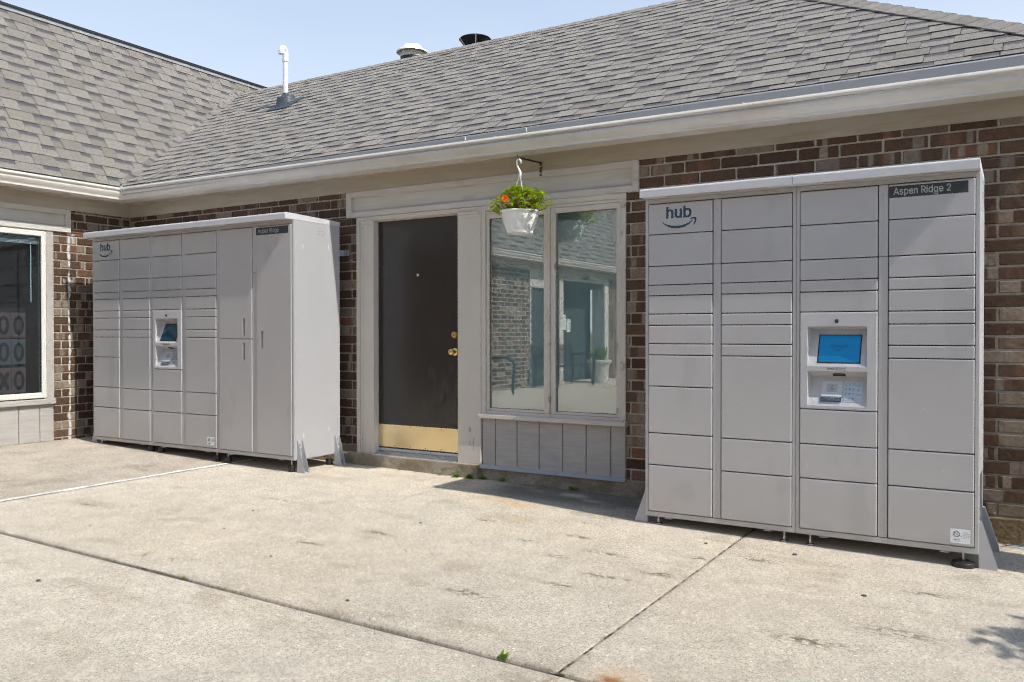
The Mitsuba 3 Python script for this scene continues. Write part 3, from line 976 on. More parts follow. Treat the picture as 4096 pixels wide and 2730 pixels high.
for (qx, qy) in ((1862, 540), (2106, 510), (2724, 430), (3290, 335)):
    k_ = (qx - 2048) * _r - (qy - 1365) * _u + FPX * _f
    xq = float((CAM + k_ * ((-E_ + .01 - CAM[1]) / k_[1]))[0])
    add(B + '__drip_edge_lap', cb(xq - .004, xq + .004, -E_ + .004, -E_ + .012, 2.66, ZE + .001, .001), 'pvc_mat' if qx < 2500 else 'metal_grey_mat')
    add(B + '__gutter_seam', tube([[xq + .5, -.3525, 2.680 + float(fall(xq + .5))], [xq + .5, -.3525, 2.660 + float(fall(xq + .5))], [xq + .5, -.3390, 2.640 + float(fall(xq + .5))], [xq + .5, -.3255, 2.598 + float(fall(xq + .5))]], .0014, 5), 'gutter_mat', True)


# ridge and hip caps
def cap_piece(c0, c1, n1, n2, half, lift):
    """bent cap shingle from c0 to c1 along the ridge; n1, n2 point down either slope"""
    c0, c1 = np.array(c0), np.array(c1)
    prof = [(-half, n1), (-half * .5, n1), (-.015, n1), (.015, n2), (half * .5, n2), (half, n2)]
    V = []
    for c, l in ((c0, lift + .008), (c1, lift)):
        for t in (0, -.006):
            for (d, nn) in prof:
                V.append(c + np.array(nn) * abs(d) + np.array([0, 0, l + t + .004]))
    V = np.array(V)
    Fs = []
    n = 6
    for i in range(n - 1):
        Fs += [[i, i + 1, 2 * n + i + 1], [i, 2 * n + i + 1, 2 * n + i]]
        Fs += [[n + i, 2 * n + n + i, 3 * n + i + 1], [n + i, 3 * n + i + 1, n + i + 1]]
        Fs += [[i, n + i, n + i + 1], [i, n + i + 1, i + 1]]
    Fs += [[0, 2 * n, 3 * n], [0, 3 * n, n], [n - 1, 2 * n - 1, 4 * n - 1], [n - 1, 4 * n - 1, 3 * n - 1]]
    m = trimesh.Trimesh(V, Fs, process=False)
    m.fix_normals()
    ids[0] += 2
    return m, np.stack([np.full(len(V), ids[0] + 1.5), np.full(len(V), .3)], 1)


dm, db, ds = np.array([0, -cA, -sA]), np.array([0, cA, -sA]), np.array([cA, 0, -sA])
x = XE - YR
k = 0
while x > -1.0:
    m, uv = cap_piece((x - EXPO * 1.25, YR, ZR), (x, YR, ZR), dm, db, .135, .004)
    add(RM + '__ridge_cap', m, 'shingle_mat', False, uv)
    x -= EXPO
h0, h1 = np.array([XE + E_, -E_, ZE]), np.array([XE - YR, YR, ZR])
L = np.linalg.norm(h1 - h0)
hd = (h1 - h0) / L
# directions down either slope, square to the hip
pm = np.cross(np.array([0, -sA, cA]), hd)
pm *= -1 if pm[0] > 0 else 1
ps_ = np.cross(np.array([sA, 0, cA]), hd)
ps_ *= -1 if ps_[0] < 0 else 1
s = 0.0
while s < L:
    m, uv = cap_piece(h0 + hd * s, h0 + hd * (s + EXPO * 1.25), pm, ps_, .145, .010)
    add(RM + '__hip_cap', m, 'shingle_mat', False, uv)
    s += EXPO

# ------------------------------------------------------------------ header board over door and window
def frame_boards(x0, x1, z0, z1, xa, xb, za, zb, y):
    return [(x0, xa, z0, z1), (xb, x1, z0, z1), (xa + .001, xb - .001, z0, za), (xa + .001, xb - .001, zb, z1)]


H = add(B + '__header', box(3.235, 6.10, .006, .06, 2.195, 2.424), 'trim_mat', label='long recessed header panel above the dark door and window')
for (a, b, c, d) in frame_boards(3.229, 6.104, 2.189, 2.4215, 3.291, 6.056, 2.238, 2.372, 0):
    add(H + '__board', cb(a, b, -.024, .02, c, d, .003), 'trim_mat')
add(B + '__head_casing', [box(3.35, 6.0, -.012, .055, 2.150, 2.1885), ext_x([(-.012, 2.1885), (-.020, 2.183), (-.020, 2.172), (-.014, 2.168), (-.014, 2.158), (-.004, 2.152), (.02, 2.152), (.02, 2.1885)], 3.372, 4.70)], 'casing_mat')
# pilasters beside the door
add(B + '__door_casing', [cb(3.348, 3.385, -.018, .06, .046, 2.186, .003)], 'casing_mat', label='narrow taupe casing left of the dark door')
add(B + '__pilaster', [cb(3.385, 3.440, -.004, .06, .05, 2.15, .002), cb(3.440, 3.553, -.020, .06, .046, 2.150, .003)], 'casing_mat', label='taupe pilaster left of the dark door')
PL = B + '__pilaster'
add(PL + '__capital', [cb(3.416, 3.547, -.030, .0, 2.118, 2.151, .003), cb(3.426, 3.543, -.026, .0, 2.093, 2.1185, .003)], 'casing_mat')
add(B + '__pilaster', [cb(4.472, 4.704, -.020, .06, .046, 2.150, .003)], 'casing_mat', label='wide taupe pilaster between dark door and window')
add(PL + '_001__capital', [cb(4.474, 4.690, -.030, -.0, 2.125, 2.151, .003), cb(4.481, 4.684, -.026, -.0, 2.098, 2.1255, .003)], 'casing_mat')

# ------------------------------------------------------------------ the dark door
DF = add(B + '__door_frame', [box(3.50, 3.527, .030, .10, .046, 2.15), box(4.4505, 4.50, .020, .10, .046, 2.15), box(3.50, 4.50, .030, .10, 2.141, 2.16), box(3.40, 4.60, .10, .13, .03, 2.17)], 'casing_mat')
D = add(B + '__door', cb(3.5305, 4.4465, .05, .094, .098, 2.138, .002), 'door_mat', label='dark brown dented metal door with brass fittings')
add(D + '__kick_plate', cb(3.557, 4.434, .0475, .0495, .116, .3175, .0006), 'brass_plate_mat')
scr = []
for i in range(6):
    xx = 3.572 + i * .1695
    for zz in (.128, .305):
        scr.append(trimesh.creation.icosphere(subdivisions=1, radius=.0055).apply_scale((1, .35, 1)).apply_translation((xx, .0472, zz)))
for s_i in scr:
    add(D + '__screw', s_i, 'hinge_mat', True)
add(D + '__sweep', [cb(3.531, 4.446, .044, .052, .080, .104, .001)], 'galv_mat')
def knob_prof(pts):
    m = lathe(pts, 32)
    v = m.vertices
    m.vertices = np.stack([v[:, 0], -v[:, 2], v[:, 1]], 1)
    m.fix_normals()
    return m


kb = knob_prof([(0, 0), (.033, 0), (.034, .004), (.028, .010), (.015, .013), (.012, .030), (.016, .036), (.026, .042), (.028, .052), (.025, .062), (.017, .066), (.0, .0665)])
add(D + '__knob', kb.copy().apply_translation((4.395, .05, .978)), 'brass_mat', 40)
db_ = knob_prof([(0, 0), (.031, 0), (.032, .005), (.027, .014), (.022, .020), (.016, .021), (.0, .021)])
add(D + '__deadbolt', db_.copy().apply_translation((4.393, .05, 1.124)), 'brass_mat', 40)
for zz, yy in ((.978, -.0168), (1.124, .0286)):
    add(D + '__keyhole', cb(4.3925, 4.3955, yy - .0006, yy + .002, zz - .006, zz + .006, .0005), 'dark_mat')
ph = knob_prof([(0, 0), (.012, 0), (.013, .003), (.009, .006), (.006, .004), (0, .004)])
add(D + '__peephole', ph.copy().apply_translation((4.000, .05, 1.647)), 'galv_mat', 40)
for zz in (1.874, 1.104, .326):
    hm = [cyl((3.5245, .040, zz - .052 + i * .035), (3.5245, .040, zz - .052 + i * .035 + .0335), .0075, 14) for i in range(3)]
    add(B + '__door__hinge', hm + [box(3.518, 3.530, .043, .06, zz - .052, zz + .052)], 'hinge_mat', 40)
add(B + '__threshold', ext_x([(-.045, .048), (-.040, .056), (.045, .078), (.1, .078), (.1, .045), (-.045, .045)], 3.56, 4.47), 'galv_mat', label='worn metal threshold under the dark door')

# ------------------------------------------------------------------ main window
WI = B + '__window'
fr = [cb(4.704, 4.745, -.012, .06, .470, 2.150, .002), cb(5.955, 5.998, -.012, .06, .470, 2.188, .002), box(4.745, 5.955, .0, .06, 2.125, 2.150), cb(4.745, 5.955, -.004, .06, .470, .497, .002),
      cb(5.333, 5.348, -.010, .06, .497, 2.125, .002)]
add(WI, fr, 'casing_mat', label='two-pane fixed window with peeling taupe frame')
counts[WI + '__x'] = 0
for (a, b, ga_, gb_) in ((4.745, 5.332, 4.772, 5.288), (5.349, 5.955, 5.394, 5.916)):
    add(WI + '__sash', [cb(a, ga_, .002, .05, .498, 2.124, .003), cb(gb_, b, .002, .05, .498, 2.124, .003), cb(ga_ - .001, gb_ + .001, .004, .05, .498, .519, .003), cb(ga_ - .001, gb_ + .001, .004, .05, 2.081, 2.124, .003)], 'casing_mat')
    pane = trimesh.Trimesh([[ga_ - .004, .026, .513], [gb_ + .004, .026, .513], [gb_ + .004, .026, 2.087], [ga_ - .004, .026, 2.087]], [[0, 1, 2], [0, 2, 3]], process=False)
    add(WI + '__pane', pane, 'film_glass_mat')
    gk = .004
    add(WI + '__gasket', [box(ga_, ga_ + gk, .0225, .0265, .519, 2.081), box(gb_ - gk, gb_, .0225, .0265, .519, 2.081), box(ga_, gb_, .0222, .0268, 2.077, 2.081), box(ga_, gb_, .0222, .0268, .519, .522)], 'dark_mat')
add(WI + '__sill', ext_x([(-.052, .437), (-.055, .441), (-.055, .466), (-.051, .470), (.0, .474), (.04, .474), (.04, .432), (-.02, .432), (-.03, .437)], 4.702, 6.012), 'casing_mat')
# caulk lumps at the window's right corners
for (xx, zz) in ((5.972, 2.10), (5.985, .476)):
    m = trimesh.creation.icosphere(subdivisions=3, radius=.024)
    m.apply_scale((.8, .5, 1.4 if zz > 1 else .5))
    m.vertices += .012 * (meshkit.noise(m.vertices * 120)[:, None] - .5) * m.vertex_normals
    add(WI + '__caulk', m.apply_translation((xx, -.012, zz)), 'casing_mat', True)
# room behind: pale drawn blind
bl = []
for i in range(64):
    z = .50 + i * .0256
    bl.append(ext_x([(.085, z), (.0865, z), (.089, z + .0265), (.0875, z + .0265)], 4.72, 5.97))
add(WI + '__blind', cat(bl), 'blind_mat', kind='stuff')
rm = [box(4.55, 6.05, .60, .62, .2, 2.3), box(4.53, 4.55, .06, .62, .2, 2.3), box(6.05, 6.07, .06, .62, .2, 2.3), box(4.55, 6.05, .06, .62, .18, .2), box(4.55, 6.05, .06, .62, 2.3, 2.32)]
add(WI + '__reveal', rm, 'room_mat')
# boarded panel below
PB = add(B + '__apron_panel', [box(4.705, 5.998, .014, .06, .035, .437), cb(4.690, 4.704, -.014, .03, .045, .437, .002)], 'siding_mat', label='grooved board panel below the main window')
gs = [4.708, 4.838, 5.043, 5.249, 5.460, 5.665, 5.872, 5.997]
for a, b in zip(gs[:-1], gs[1:]):
    add(PB + '__board', cb(a + .0035, b - .0035, -.003, .016, .036, .436, .003), 'siding_mat')
add(PB + '__flashing', ext_x([(-.006, .044), (-.034, .020), (-.036, .020), (-.036, .024), (-.010, .050), (-.004, .050)], 4.69, 6.0), 'metal_grey_mat')

# ------------------------------------------------------------------ wing: header, window, siding
def wcb(x0, x1, y0, y1, z0, z1, r=.003):
    return cb(x0, x1, y0, y1, z0, z1, r)


Y0 = -2.62
H2 = add(B + '__header', box(-.06, -.008, Y0, -.700, 2.195, 2.424), 'trim_mat', label='recessed header panel above the wing window')
for (a, b, c, d) in ((-.748, -.692, 2.187, 2.4215), (Y0 - .05, Y0 + .05, 2.187, 2.4215), (Y0 + .051, -.749, 2.187, 2.246), (Y0 + .051, -.749, 2.369, 2.4215)):
    add(H2 + '__board', cb(-.02, .024, a, b, c, d, .003), 'trim_mat')
W2 = B + '__window_001'
counts[B + '__window'] = 2
scene[W2] = mikit.ply(cat([cb(-.06, .012, -.950, -.874, .466, 2.186, .003), cb(-.06, .012, Y0, Y0 + .07, .466, 2.186, .003), cb(-.06, .006, -.972, -.950, .466, 2.186, .003), box(-.06, .010, Y0 + .07, -.950, 2.178, 2.187)]), 'siding_mat')
labels[W2] = {'label': 'wing window with pale vinyl frame and sunlit grey trim'}
for nm, l in (('frame', [cb(-.05, .016, -1.000, -.953, .478, 2.176, .006), cb(-.05, .016, Y0 + .075, Y0 + .125, .478, 2.176, .006), cb(-.05, .0155, Y0 + .125, -1.000, .478, .534, .006), cb(-.05, .0155, Y0 + .125, -1.000, 2.121, 2.176, .006)]),):
    add(W2 + '__frame', l, 'vinyl_mat')
add(W2 + '__pane', trimesh.Trimesh([[-.012, Y0 + .12, .53], [-.012, -.996, .53], [-.012, -.996, 2.125], [-.012, Y0 + .12, 2.125]], [[0, 1, 2], [0, 2, 3]], process=False), 'clear_glass_mat')
add(W2 + '__gasket', [box(-.011, .0, -1.006, -1.0005, .534, 2.121), box(-.011, .0, Y0 + .125, -1.0, 2.116, 2.121), box(-.011, .0, Y0 + .125, -1.0, .534, .538)], 'dark_mat')
slats = [box(-.075, -.035, Y0 + .13, -1.01, 2.118 - i * .012 - .002, 2.118 - i * .012 + .002) for i in range(7)]
add(W2 + '__blind', slats, 'wand_mat', label='raised slatted blind at the top of the wing window', kind='stuff')
add(W2 + '__wand', cyl((-.05, -1.075, 1.45), (-.05, -1.075, 2.06), .005, 8), 'wand_mat')
add(W2 + '__sill', [cb(-.05, .045, Y0 - .01, -.872, .414, .467, .004)], 'siding_mat')
PW = add(B + '__apron_panel', [box(-.06, -.012, Y0, -.876, .0, .414)], 'siding_mat', label='sunlit grooved board panel below the wing window')
ws = [-.878, -1.021, -1.232, -1.443, -1.654, -1.865, -2.076, -2.287, -2.498, Y0]
for a, b in zip(ws[1:], ws[:-1]):
    add(PW + '__board', cb(-.014, .004, a + .0035, b - .0035, .032, .413, .003), 'siding_mat')
rmw = [box(-2.2, -2.18, Y0 - .3, -.6, .0, 2.5), box(-2.2, -.06, Y0 - .3, Y0 - .28, .0, 2.5), box(-2.2, -.06, -.62, -.6, .0, 2.5), box(-2.2, -.06, Y0 - .3, -.6, -.02, .0), box(-2.2, -.06, Y0 - .3, -.6, 2.45, 2.47)]
add(W2 + '__reveal', rmw, 'room_mat')


# noughts-and-crosses board standing inside the wing window
def ring2d(a, b, w):
    o = affinity.scale(shapely.geometry.Point(0, 0).buffer(1, 24), a, b)
    return o.difference(affinity.scale(shapely.geometry.Point(0, 0).buffer(1, 24), a - w, b - w * 1.1))


def cross2d(a, b, w):
    p = LineString([(-a, -b), (a, b)]).buffer(w, cap_style='flat').union(LineString([(-a, b), (a, -b)]).buffer(w, cap_style='flat'))
    return p.intersection(sbox(-a - .005, -b, a + .005, b))


def on_x(mesh, x, y, z):
    """a drawing in xy stood on a plane facing +x: drawing x -> -y... seen from the room's outside it reads left to right along +y"""
    m = mesh.copy()
    v = m.vertices
    m.vertices = np.stack([x + v[:, 2], y + v[:, 0], z + v[:, 1]], 1)
    return m


tiles, glyphs = [], []
tw, th = .146, .262
for r_ in range(3):
    for c_ in range(3):
        cy, cz = -1.035 - c_ * .150, (1.221, .945, .650)[r_]
        key = add('tic_tac_toe_board__tile', cb(-.37, -.352, cy - tw / 2, cy + tw / 2, cz - th / 2, cz + th / 2, .004), 'board_pink_mat' if r_ != 1 else 'board_grey_mat')
        g = cross2d(.046, .090, .020) if (r_, c_) in ((2, 1), (0, 2)) else ring2d(.054, .098, .030)
        add(key + '__mark', on_x(ext(g, .004), -.352, cy, cz), 'board_dark_mat')
add('tic_tac_toe_board__frame', [box(-.39, -.372, -1.42, -.95, .40, 1.40), box(-.40, -.375, -.99, -.95, .0, .40), box(-.40, -.375, -1.42, -1.38, .0, .40)], 'board_dark_mat')
labels['tic_tac_toe_board'] = {'label': 'pinkish noughts-and-crosses board with dark marks behind the wing window', 'category': 'game board'}

# ------------------------------------------------------------------ parcel lockers
MW = 0.948
DP = 0.0078                                # how far the doors stand proud of the frame
DF_ = -DP + .0001
DR = 0.018
DOORS_A = [1.966, 1.769, 1.567, 1.446, 1.378, 1.260, 1.188, 1.070, .998]


def to_text(txt, height, x0, x1, y, z, bold=False, mat=None):
    m = meshkit.text_mesh(txt, height, .0008, bold)
    b = m.bounds
    sx = (x1 - x0) / (b[1][0] - b[0][0])
    v = m.vertices.copy()
    v[:, 0] = (v[:, 0] - b[0][0]) * sx
    m.vertices = v
    return front(m, x0, y, z)


def bolder(m, dx):
    a, b = m.copy(), m.copy()
    a.vertices += [dx, -.0001, 0]
    b.vertices += [-dx, -.0002, 0]
    return cat([m, a, b])


def smile(x0, y, z0, w=.228):
    """the curved arrow under the word"""
    k = w / .228
    t = np.linspace(0, 1, 24)
    P0, P1, P2, P3 = np.array([0, .045]), np.array([.055, -.012]), np.array([.155, -.010]), np.array([.207, .047])
    bez = lambda a, b, c, d: (1 - t)[:, None] ** 3 * a + 3 * (t * (1 - t) ** 2)[:, None] * b + 3 * (t ** 2 * (1 - t))[:, None] * c + (t ** 3)[:, None] * d
    lo = bez(P0, P1 - [0, .006], P2 - [-.004, .004], P3)
    hi = bez(P0 + [.001, .002], P1 + [.006, .016], P2 + [-.004, .017], P3 - [.006, -.001])
    swoosh = Polygon(np.vstack([lo, hi[::-1]])).buffer(0)
    head = Polygon([(.186, .0555), (.196, .0615), (.212, .064), (.228, .061), (.2285, .052), (.226, .038), (.220, .026), (.211, .017), (.209, .019), (.214, .031), (.217, .044), (.217, .0525), (.206, .055), (.196, .054)]).buffer(.0008)
    m = cat([ext(swoosh, .0008), ext(head, .0008)])
    return front(m, x0, y, z0, k)


def locker(key, X, Y, Z, nmod, panel_mod, name, has_tall, sticker_mod, pads):
    def O(m):
        return m.apply_translation((X, Y, Z))
    zt_, zb_ = 2.0, -.043
    Wd = nmod * MW
    for mI in range(nmod):
        a = mI * MW
        tall = has_tall and mI == nmod - 1
        pts = [cb(a + .0015, a + MW - .0015, .016, .564, zb_, zt_, .003)]
        rec_ = [box(a + .020, a + MW - .020, .0150, .0170, -.012, 1.97)]
        if mI == panel_mod:
            hole = tm_box(a + .040, a + .425, -.01, .20, .70, 1.20)
            pts = [tm(m3.Manifold.cube((MW - .003, .548, zt_ - zb_)).translate((a + .0015, .016, zb_)) - hole)]
            rec_ = [tm(tm_box(a + .020, a + MW - .020, .0150, .0170, -.012, 1.97) - hole)]
        fr_ = [cb(a + .0008, a + .0205, -.0005, .019, zb_, zt_ - .001, .002), cb(a + MW - .0205, a + MW - .0008, -.0005, .019, zb_, zt_ - .001, .002),
               cb(a + .020, a + MW - .020, .0, .019, 1.9695, zt_ - .001, .002), cb(a + .020, a + MW - .020, .0, .019, zb_, -.0115, .002)]
        ck = add(key + '__cabinet', pts, 'locker_side_mat', False)
        add(ck + '__rim', fr_, 'locker_mat')
        add(ck + '__recess', rec_, 'locker_gap_mat')
        scene[ck]['to_world'] = T().translate([X, Y, Z])
        for kk in (ck + '__rim', ck + '__recess'):
            scene[kk]['to_world'] = T().translate([X, Y, Z])
        # post between the two columns
        pk = add(key + '__post', [O(cb(a + .4490, a + .4975, .0, .019, 1.566 + .0015, 1.9665, .002)), O(cb(a + .4490, a + .4975, .0, .019, -.0085, 1.566 - .0015, .002))], 'locker_mat')
        pl = Polygon([(.004, 0), (.022, 0), (.026, .004), (.026, .076), (.022, .080), (.004, .080), (0, .076), (0, .004)])
        add(pk + '__lock_plate', [O(front(ext(pl, .0012), a + .460, -.0001, 1.838))], 'locker_mat')
        add(pk + '__lock_plate_screw', [O(front(ext(shapely.geometry.Point(.013, yy).buffer(.0018), .0018), a + .460, -.0001, 1.838)) for yy in (.008, .072)], 'dark_mat')
        for cI, (xa, xb) in enumerate(((.0225, .4455), (.5010, .9255))):
            spl = list(DOORS_A)
            if cI == 0 and mI == 0:
                spl += [.797, .496, .291, -.010]
            else:
                spl += [.491, .288, -.010]
            pan = None
            if mI == panel_mod and cI == 0:
                spl = [1.966, 1.768, 1.566, 1.446, 1.378, 1.261, .694, .490, .288, -.010]
                pan = 5
            if tall:
                spl = [1.966, .986, -.010] if cI == 0 else [1.966, -.010]
            for i in range(len(spl) - 1):
                z1, z0 = spl[i] - .0026, spl[i + 1] + .0026
                x0, x1 = a + xa + .0012, a + xb - .0012
                if i == pan:
                    panel(key, X, Y, Z, x0, x1, z0, z1, lit=(key == 'parcel_locker_001'))
                    continue
                body = rbox(x0, x1, -DP, .030, z0, z1, .0062, 16)
                if tall:
                    hs = [(.330, .359, 1.014, 1.166) if i == 0 else (.330, .359, .802, .952)] if cI == 0 else [(.557, .586, .908, 1.056)]
                    for (ha, hb, hc, hd_) in hs:
                        body = body - tm_box(a + ha, a + hb, -.02, .016, hc, hd_)
                dk_ = add(key + '__door', O(tm(body)), 'locker_mat', 35)
                if tall:
                    for (ha, hb, hc, hd_) in hs:
                        add(dk_ + '__handle', [O(box(a + ha - .001, a + hb + .001, .0145, .0155, hc - .001, hd_ + .001)), O(box(a + hb - .011, a + hb + .0005, .003, .0148, hc, hd_))], 'galv_mat')
                if mI == 0 and cI == 0 and i == 0:
                    add(dk_ + '__lettering', O(bolder(to_text('hub', .071, .1455, .3105, DF_, 1.869, True), .0014)), 'logo_mat')
                    add(dk_ + '__arrow_mark', O(smile(.115, DF_, 1.801)), 'logo_mat')
                    labels[dk_] = {'label': 'top left door with navy lettering and a curved arrow'}
                if mI == nmod - 1 and cI == 1 and i == 0:
                    npk = add(dk_ + '__name_plate', O(front(ext(Polygon([(.0, 0), (.388, 0), (.388, .0635), (0, .0635)]), .0012), a + xa_plate(mI) - a, DF_, 1.889)), 'plate_mat')
                    wtxt = .284 if '2' in name else .257
                    add(dk_ + '__plate_lettering', O(to_text(name, .0375, a + .525, a + .525 + wtxt, DF_ - .0011, 1.905, '2' in name)), 'plate_text_mat')
                    labels[dk_] = {'label': 'door with the dark name plate at its top'}
                if mI == sticker_mod and cI == 1 and i == len(spl) - 2:
                    sx, sz = (a + .8135, .0085) if '2' in name else (a + .801, .016)
                    add(dk_ + '__sticker', O(front(ext(sbox(0, 0, .0945, .0765).buffer(-.002).buffer(.002), .0008), sx, DF_, sz)), 'white_sticker_mat')
                    pr = [front(ext(shapely.geometry.Point(.029, .049).buffer(.0172).difference(shapely.geometry.Point(.029, .049).buffer(.0152)), .0005), sx, DF_ - .0007, sz),
                          front(ext(shapely.geometry.Point(.029, .049).buffer(.0138).difference(shapely.geometry.Point(.029, .049).buffer(.0122)), .0005), sx, DF_ - .0007, sz),
                          to_text('ETL', .014, sx + .0185, sx + .0395, DF_ - .0007, sz + .042, True), to_text('c', .005, sx + .007, sx + .0105, DF_ - .0007, sz + .040, True), to_text('US', .005, sx + .0475, sx + .0555, DF_ - .0007, sz + .036, True),
                          to_text('Intertek', .0062, sx + .0125, sx + .0475, DF_ - .0007, sz + .0165, True), to_text('5014767', .0042, sx + .018, sx + .043, DF_ - .0007, sz + .0085, True),
                          front(ext(sbox(.012, .0262, .047, .0268), .0005), sx, DF_ - .0007, sz)]
                    for li, tx in enumerate(('CONFORMS TO', 'UL STD 62368-1', 'CERTIFIED TO CSA', 'STD C22.2 NO.', '62368-1')):
                        pr.append(to_text(tx, .0032, sx + .0585, sx + .0585 + .0024 * len(tx), DF_ - .0007, sz + .058 - li * .0075, True))
                    add(dk_ + '__sticker_print', [O(q) for q in pr], 'print_mat')
                    labels[dk_] = {'label': 'bottom door with a white certification sticker'}
        # canopy length over this module
        ca, cb_ = a + (.0015 if mI else -.0), a + MW - (.0015 if mI < nmod - 1 else -.0)
        th_ = np.linspace(0, np.pi / 2, 8)
        yf = -.098
        prof = [(yf, 1.998)] + [(yf + .014 - .014 * np.cos(t), 2.039 + .014 * np.sin(t)) for t in th_] + [(.566, 2.038), (.566, 2.0005), (yf + .012, 2.0005), (yf + .012, 1.998)]
        cpk = add(key + '__canopy', O(ext_x(prof, ca, cb_)), 'canopy_mat', 40)
        add(cpk + '__underside', O(box(a + .16, a + MW - .16, -.066, -.010, 1.9945, 2.0004)), 'locker_mat')
    # sides: oval bolt covers, service plate, floor brackets
    for side in (0, 1):
        xs = Wd - .0015 if side else .0015
        sg = 1 if side else -1
        for (yy, zz) in ((.11, 1.78), (.42, 1.80), (.11, .16), (.42, .18)):
            m = rbox(-.003, .003, -.008, .008, -.020, .020, .003, 10)
            add(key + '__bolt_cover', O(tm(m.translate((xs + sg * .0, yy, zz)))), 'canopy_mat', 40)
        yy, zz = .33, 1.915
        o = sbox(-.036, -.017, .036, .017)
        pl = ext(o.difference(o.buffer(-.0016)), .0006)
        v = pl.vertices
        pl.vertices = np.stack([xs + sg * v[:, 2] * (1), yy + v[:, 0], zz + v[:, 1]], 1)
        pl.fix_normals()
        add(key + '__service_plate', O(pl), 'locker_gap_mat')
        for (ya, dpt) in ((.034, .055), (.488, .055)):
            gx_ = X + xs + sg * .03
            gzl = float(gz(gx_)) - Z
            h_ = .225 - (zb_ - gzl) * 0 + 0
            ztop = zb_ + .165
            t_ = .0025
            prt = [cb(xs + (0 if sg > 0 else -t_), xs + (t_ if sg > 0 else 0), ya, ya + dpt, gzl, ztop, .0008),
                   cb(min(xs, xs + sg * .088), max(xs, xs + sg * .088), ya, ya + dpt, gzl, gzl + t_, .0008)]
            for yw in (ya, ya + dpt - t_):
                pg = [(xs, gzl), (xs + sg * .088, gzl), (xs + sg * .084, gzl + .02), (xs + sg * .012, ztop), (xs, ztop)]
                mg = ext(Polygon(pg), t_)
                v = mg.vertices
                mg.vertices = np.stack([v[:, 0], yw + v[:, 2], v[:, 1]], 1)
                mg.fix_normals()
                prt.append(mg)
            bk = add(key + '__bracket', [O(q) for q in prt], 'locker_side_mat')
            for (by, bz) in ((.028, ztop - .035), (.040, ztop - .075), (.028, gzl + .012)):
                p0 = np.array([xs + sg * .002, ya + by, bz])
                add(bk + '__bolt', O(cyl(p0, p0 + [sg * .009, 0, 0], .0065, 6)) if bz > gzl + .02 else O(cyl((xs + sg * .05, ya + by, gzl), (xs + sg * .05, ya + by, gzl + .018), .007, 6)), 'galv_mat')
    # levelling feet
    for mI in range(nmod):
        for fx, kind in ((.075, 0), (MW - .075, 1)):
            for fy, front_ in ((.045, 1), (.50, 0)):
                x_ = mI * MW + fx
                g = float(gz(X + x_)) - Z
                kd = pads[mI * 2 + kind] if front_ else 2
                prt = [cyl((x_, fy, g + .004), (x_, fy, zb_ + .005), .0065, 12), cyl((x_, fy, g + .012), (x_, fy, g + .034), .0105, 6)]
                fk = add(key + '__foot', [O(q) for q in prt], 'steel_mat', 40)
                if kd == 0:
                    pd = lathe([(0, 0), (.024, 0), (.026, .003), (.024, .007), (.010, .012), (0, .012)], 28)
                    add(fk + '__disc', O(pd.apply_translation((x_, fy, g))), 'steel_mat', 40)
                elif kd == 1:
                    pd = lathe([(0, 0), (.056, 0), (.058, .004), (.058, .020), (.054, .026), (.036, .028), (.034, .034), (.018, .036), (0, .036)], 36)
                    add(fk + '__pad', O(pd.apply_translation((x_, fy - .005, g))), 'rubber_mat', 40)
                else:
                    hgt = min(.052, zb_ - g - .014)
                    pd = lathe([(0, 0), (.029, 0), (.031, .003), (.031, hgt * .3), (.0295, hgt * .32), (.031, hgt * .36), (.031, hgt * .85), (.028, hgt), (.012, hgt), (0, hgt)], 32)
                    add(fk + '__cup', O(pd.apply_translation((x_, fy, g))), 'rubber_mat', 40)
        for fx in (.155, MW - .165):
            x_ = mI * MW + fx
            add(key + '__latch_tab', O(cb(x_ - .022, x_ + .022, .004, .045, zb_ - .009, zb_ - .004, .001)), 'canopy_mat')


def xa_plate(mI):
    return mI * MW + .5035


def tm_box(x0, x1, y0, y1, z0, z1):
    return m3.Manifold.cube((x1 - x0, y1 - y0, z1 - z0)).translate((x0, y0, z0))


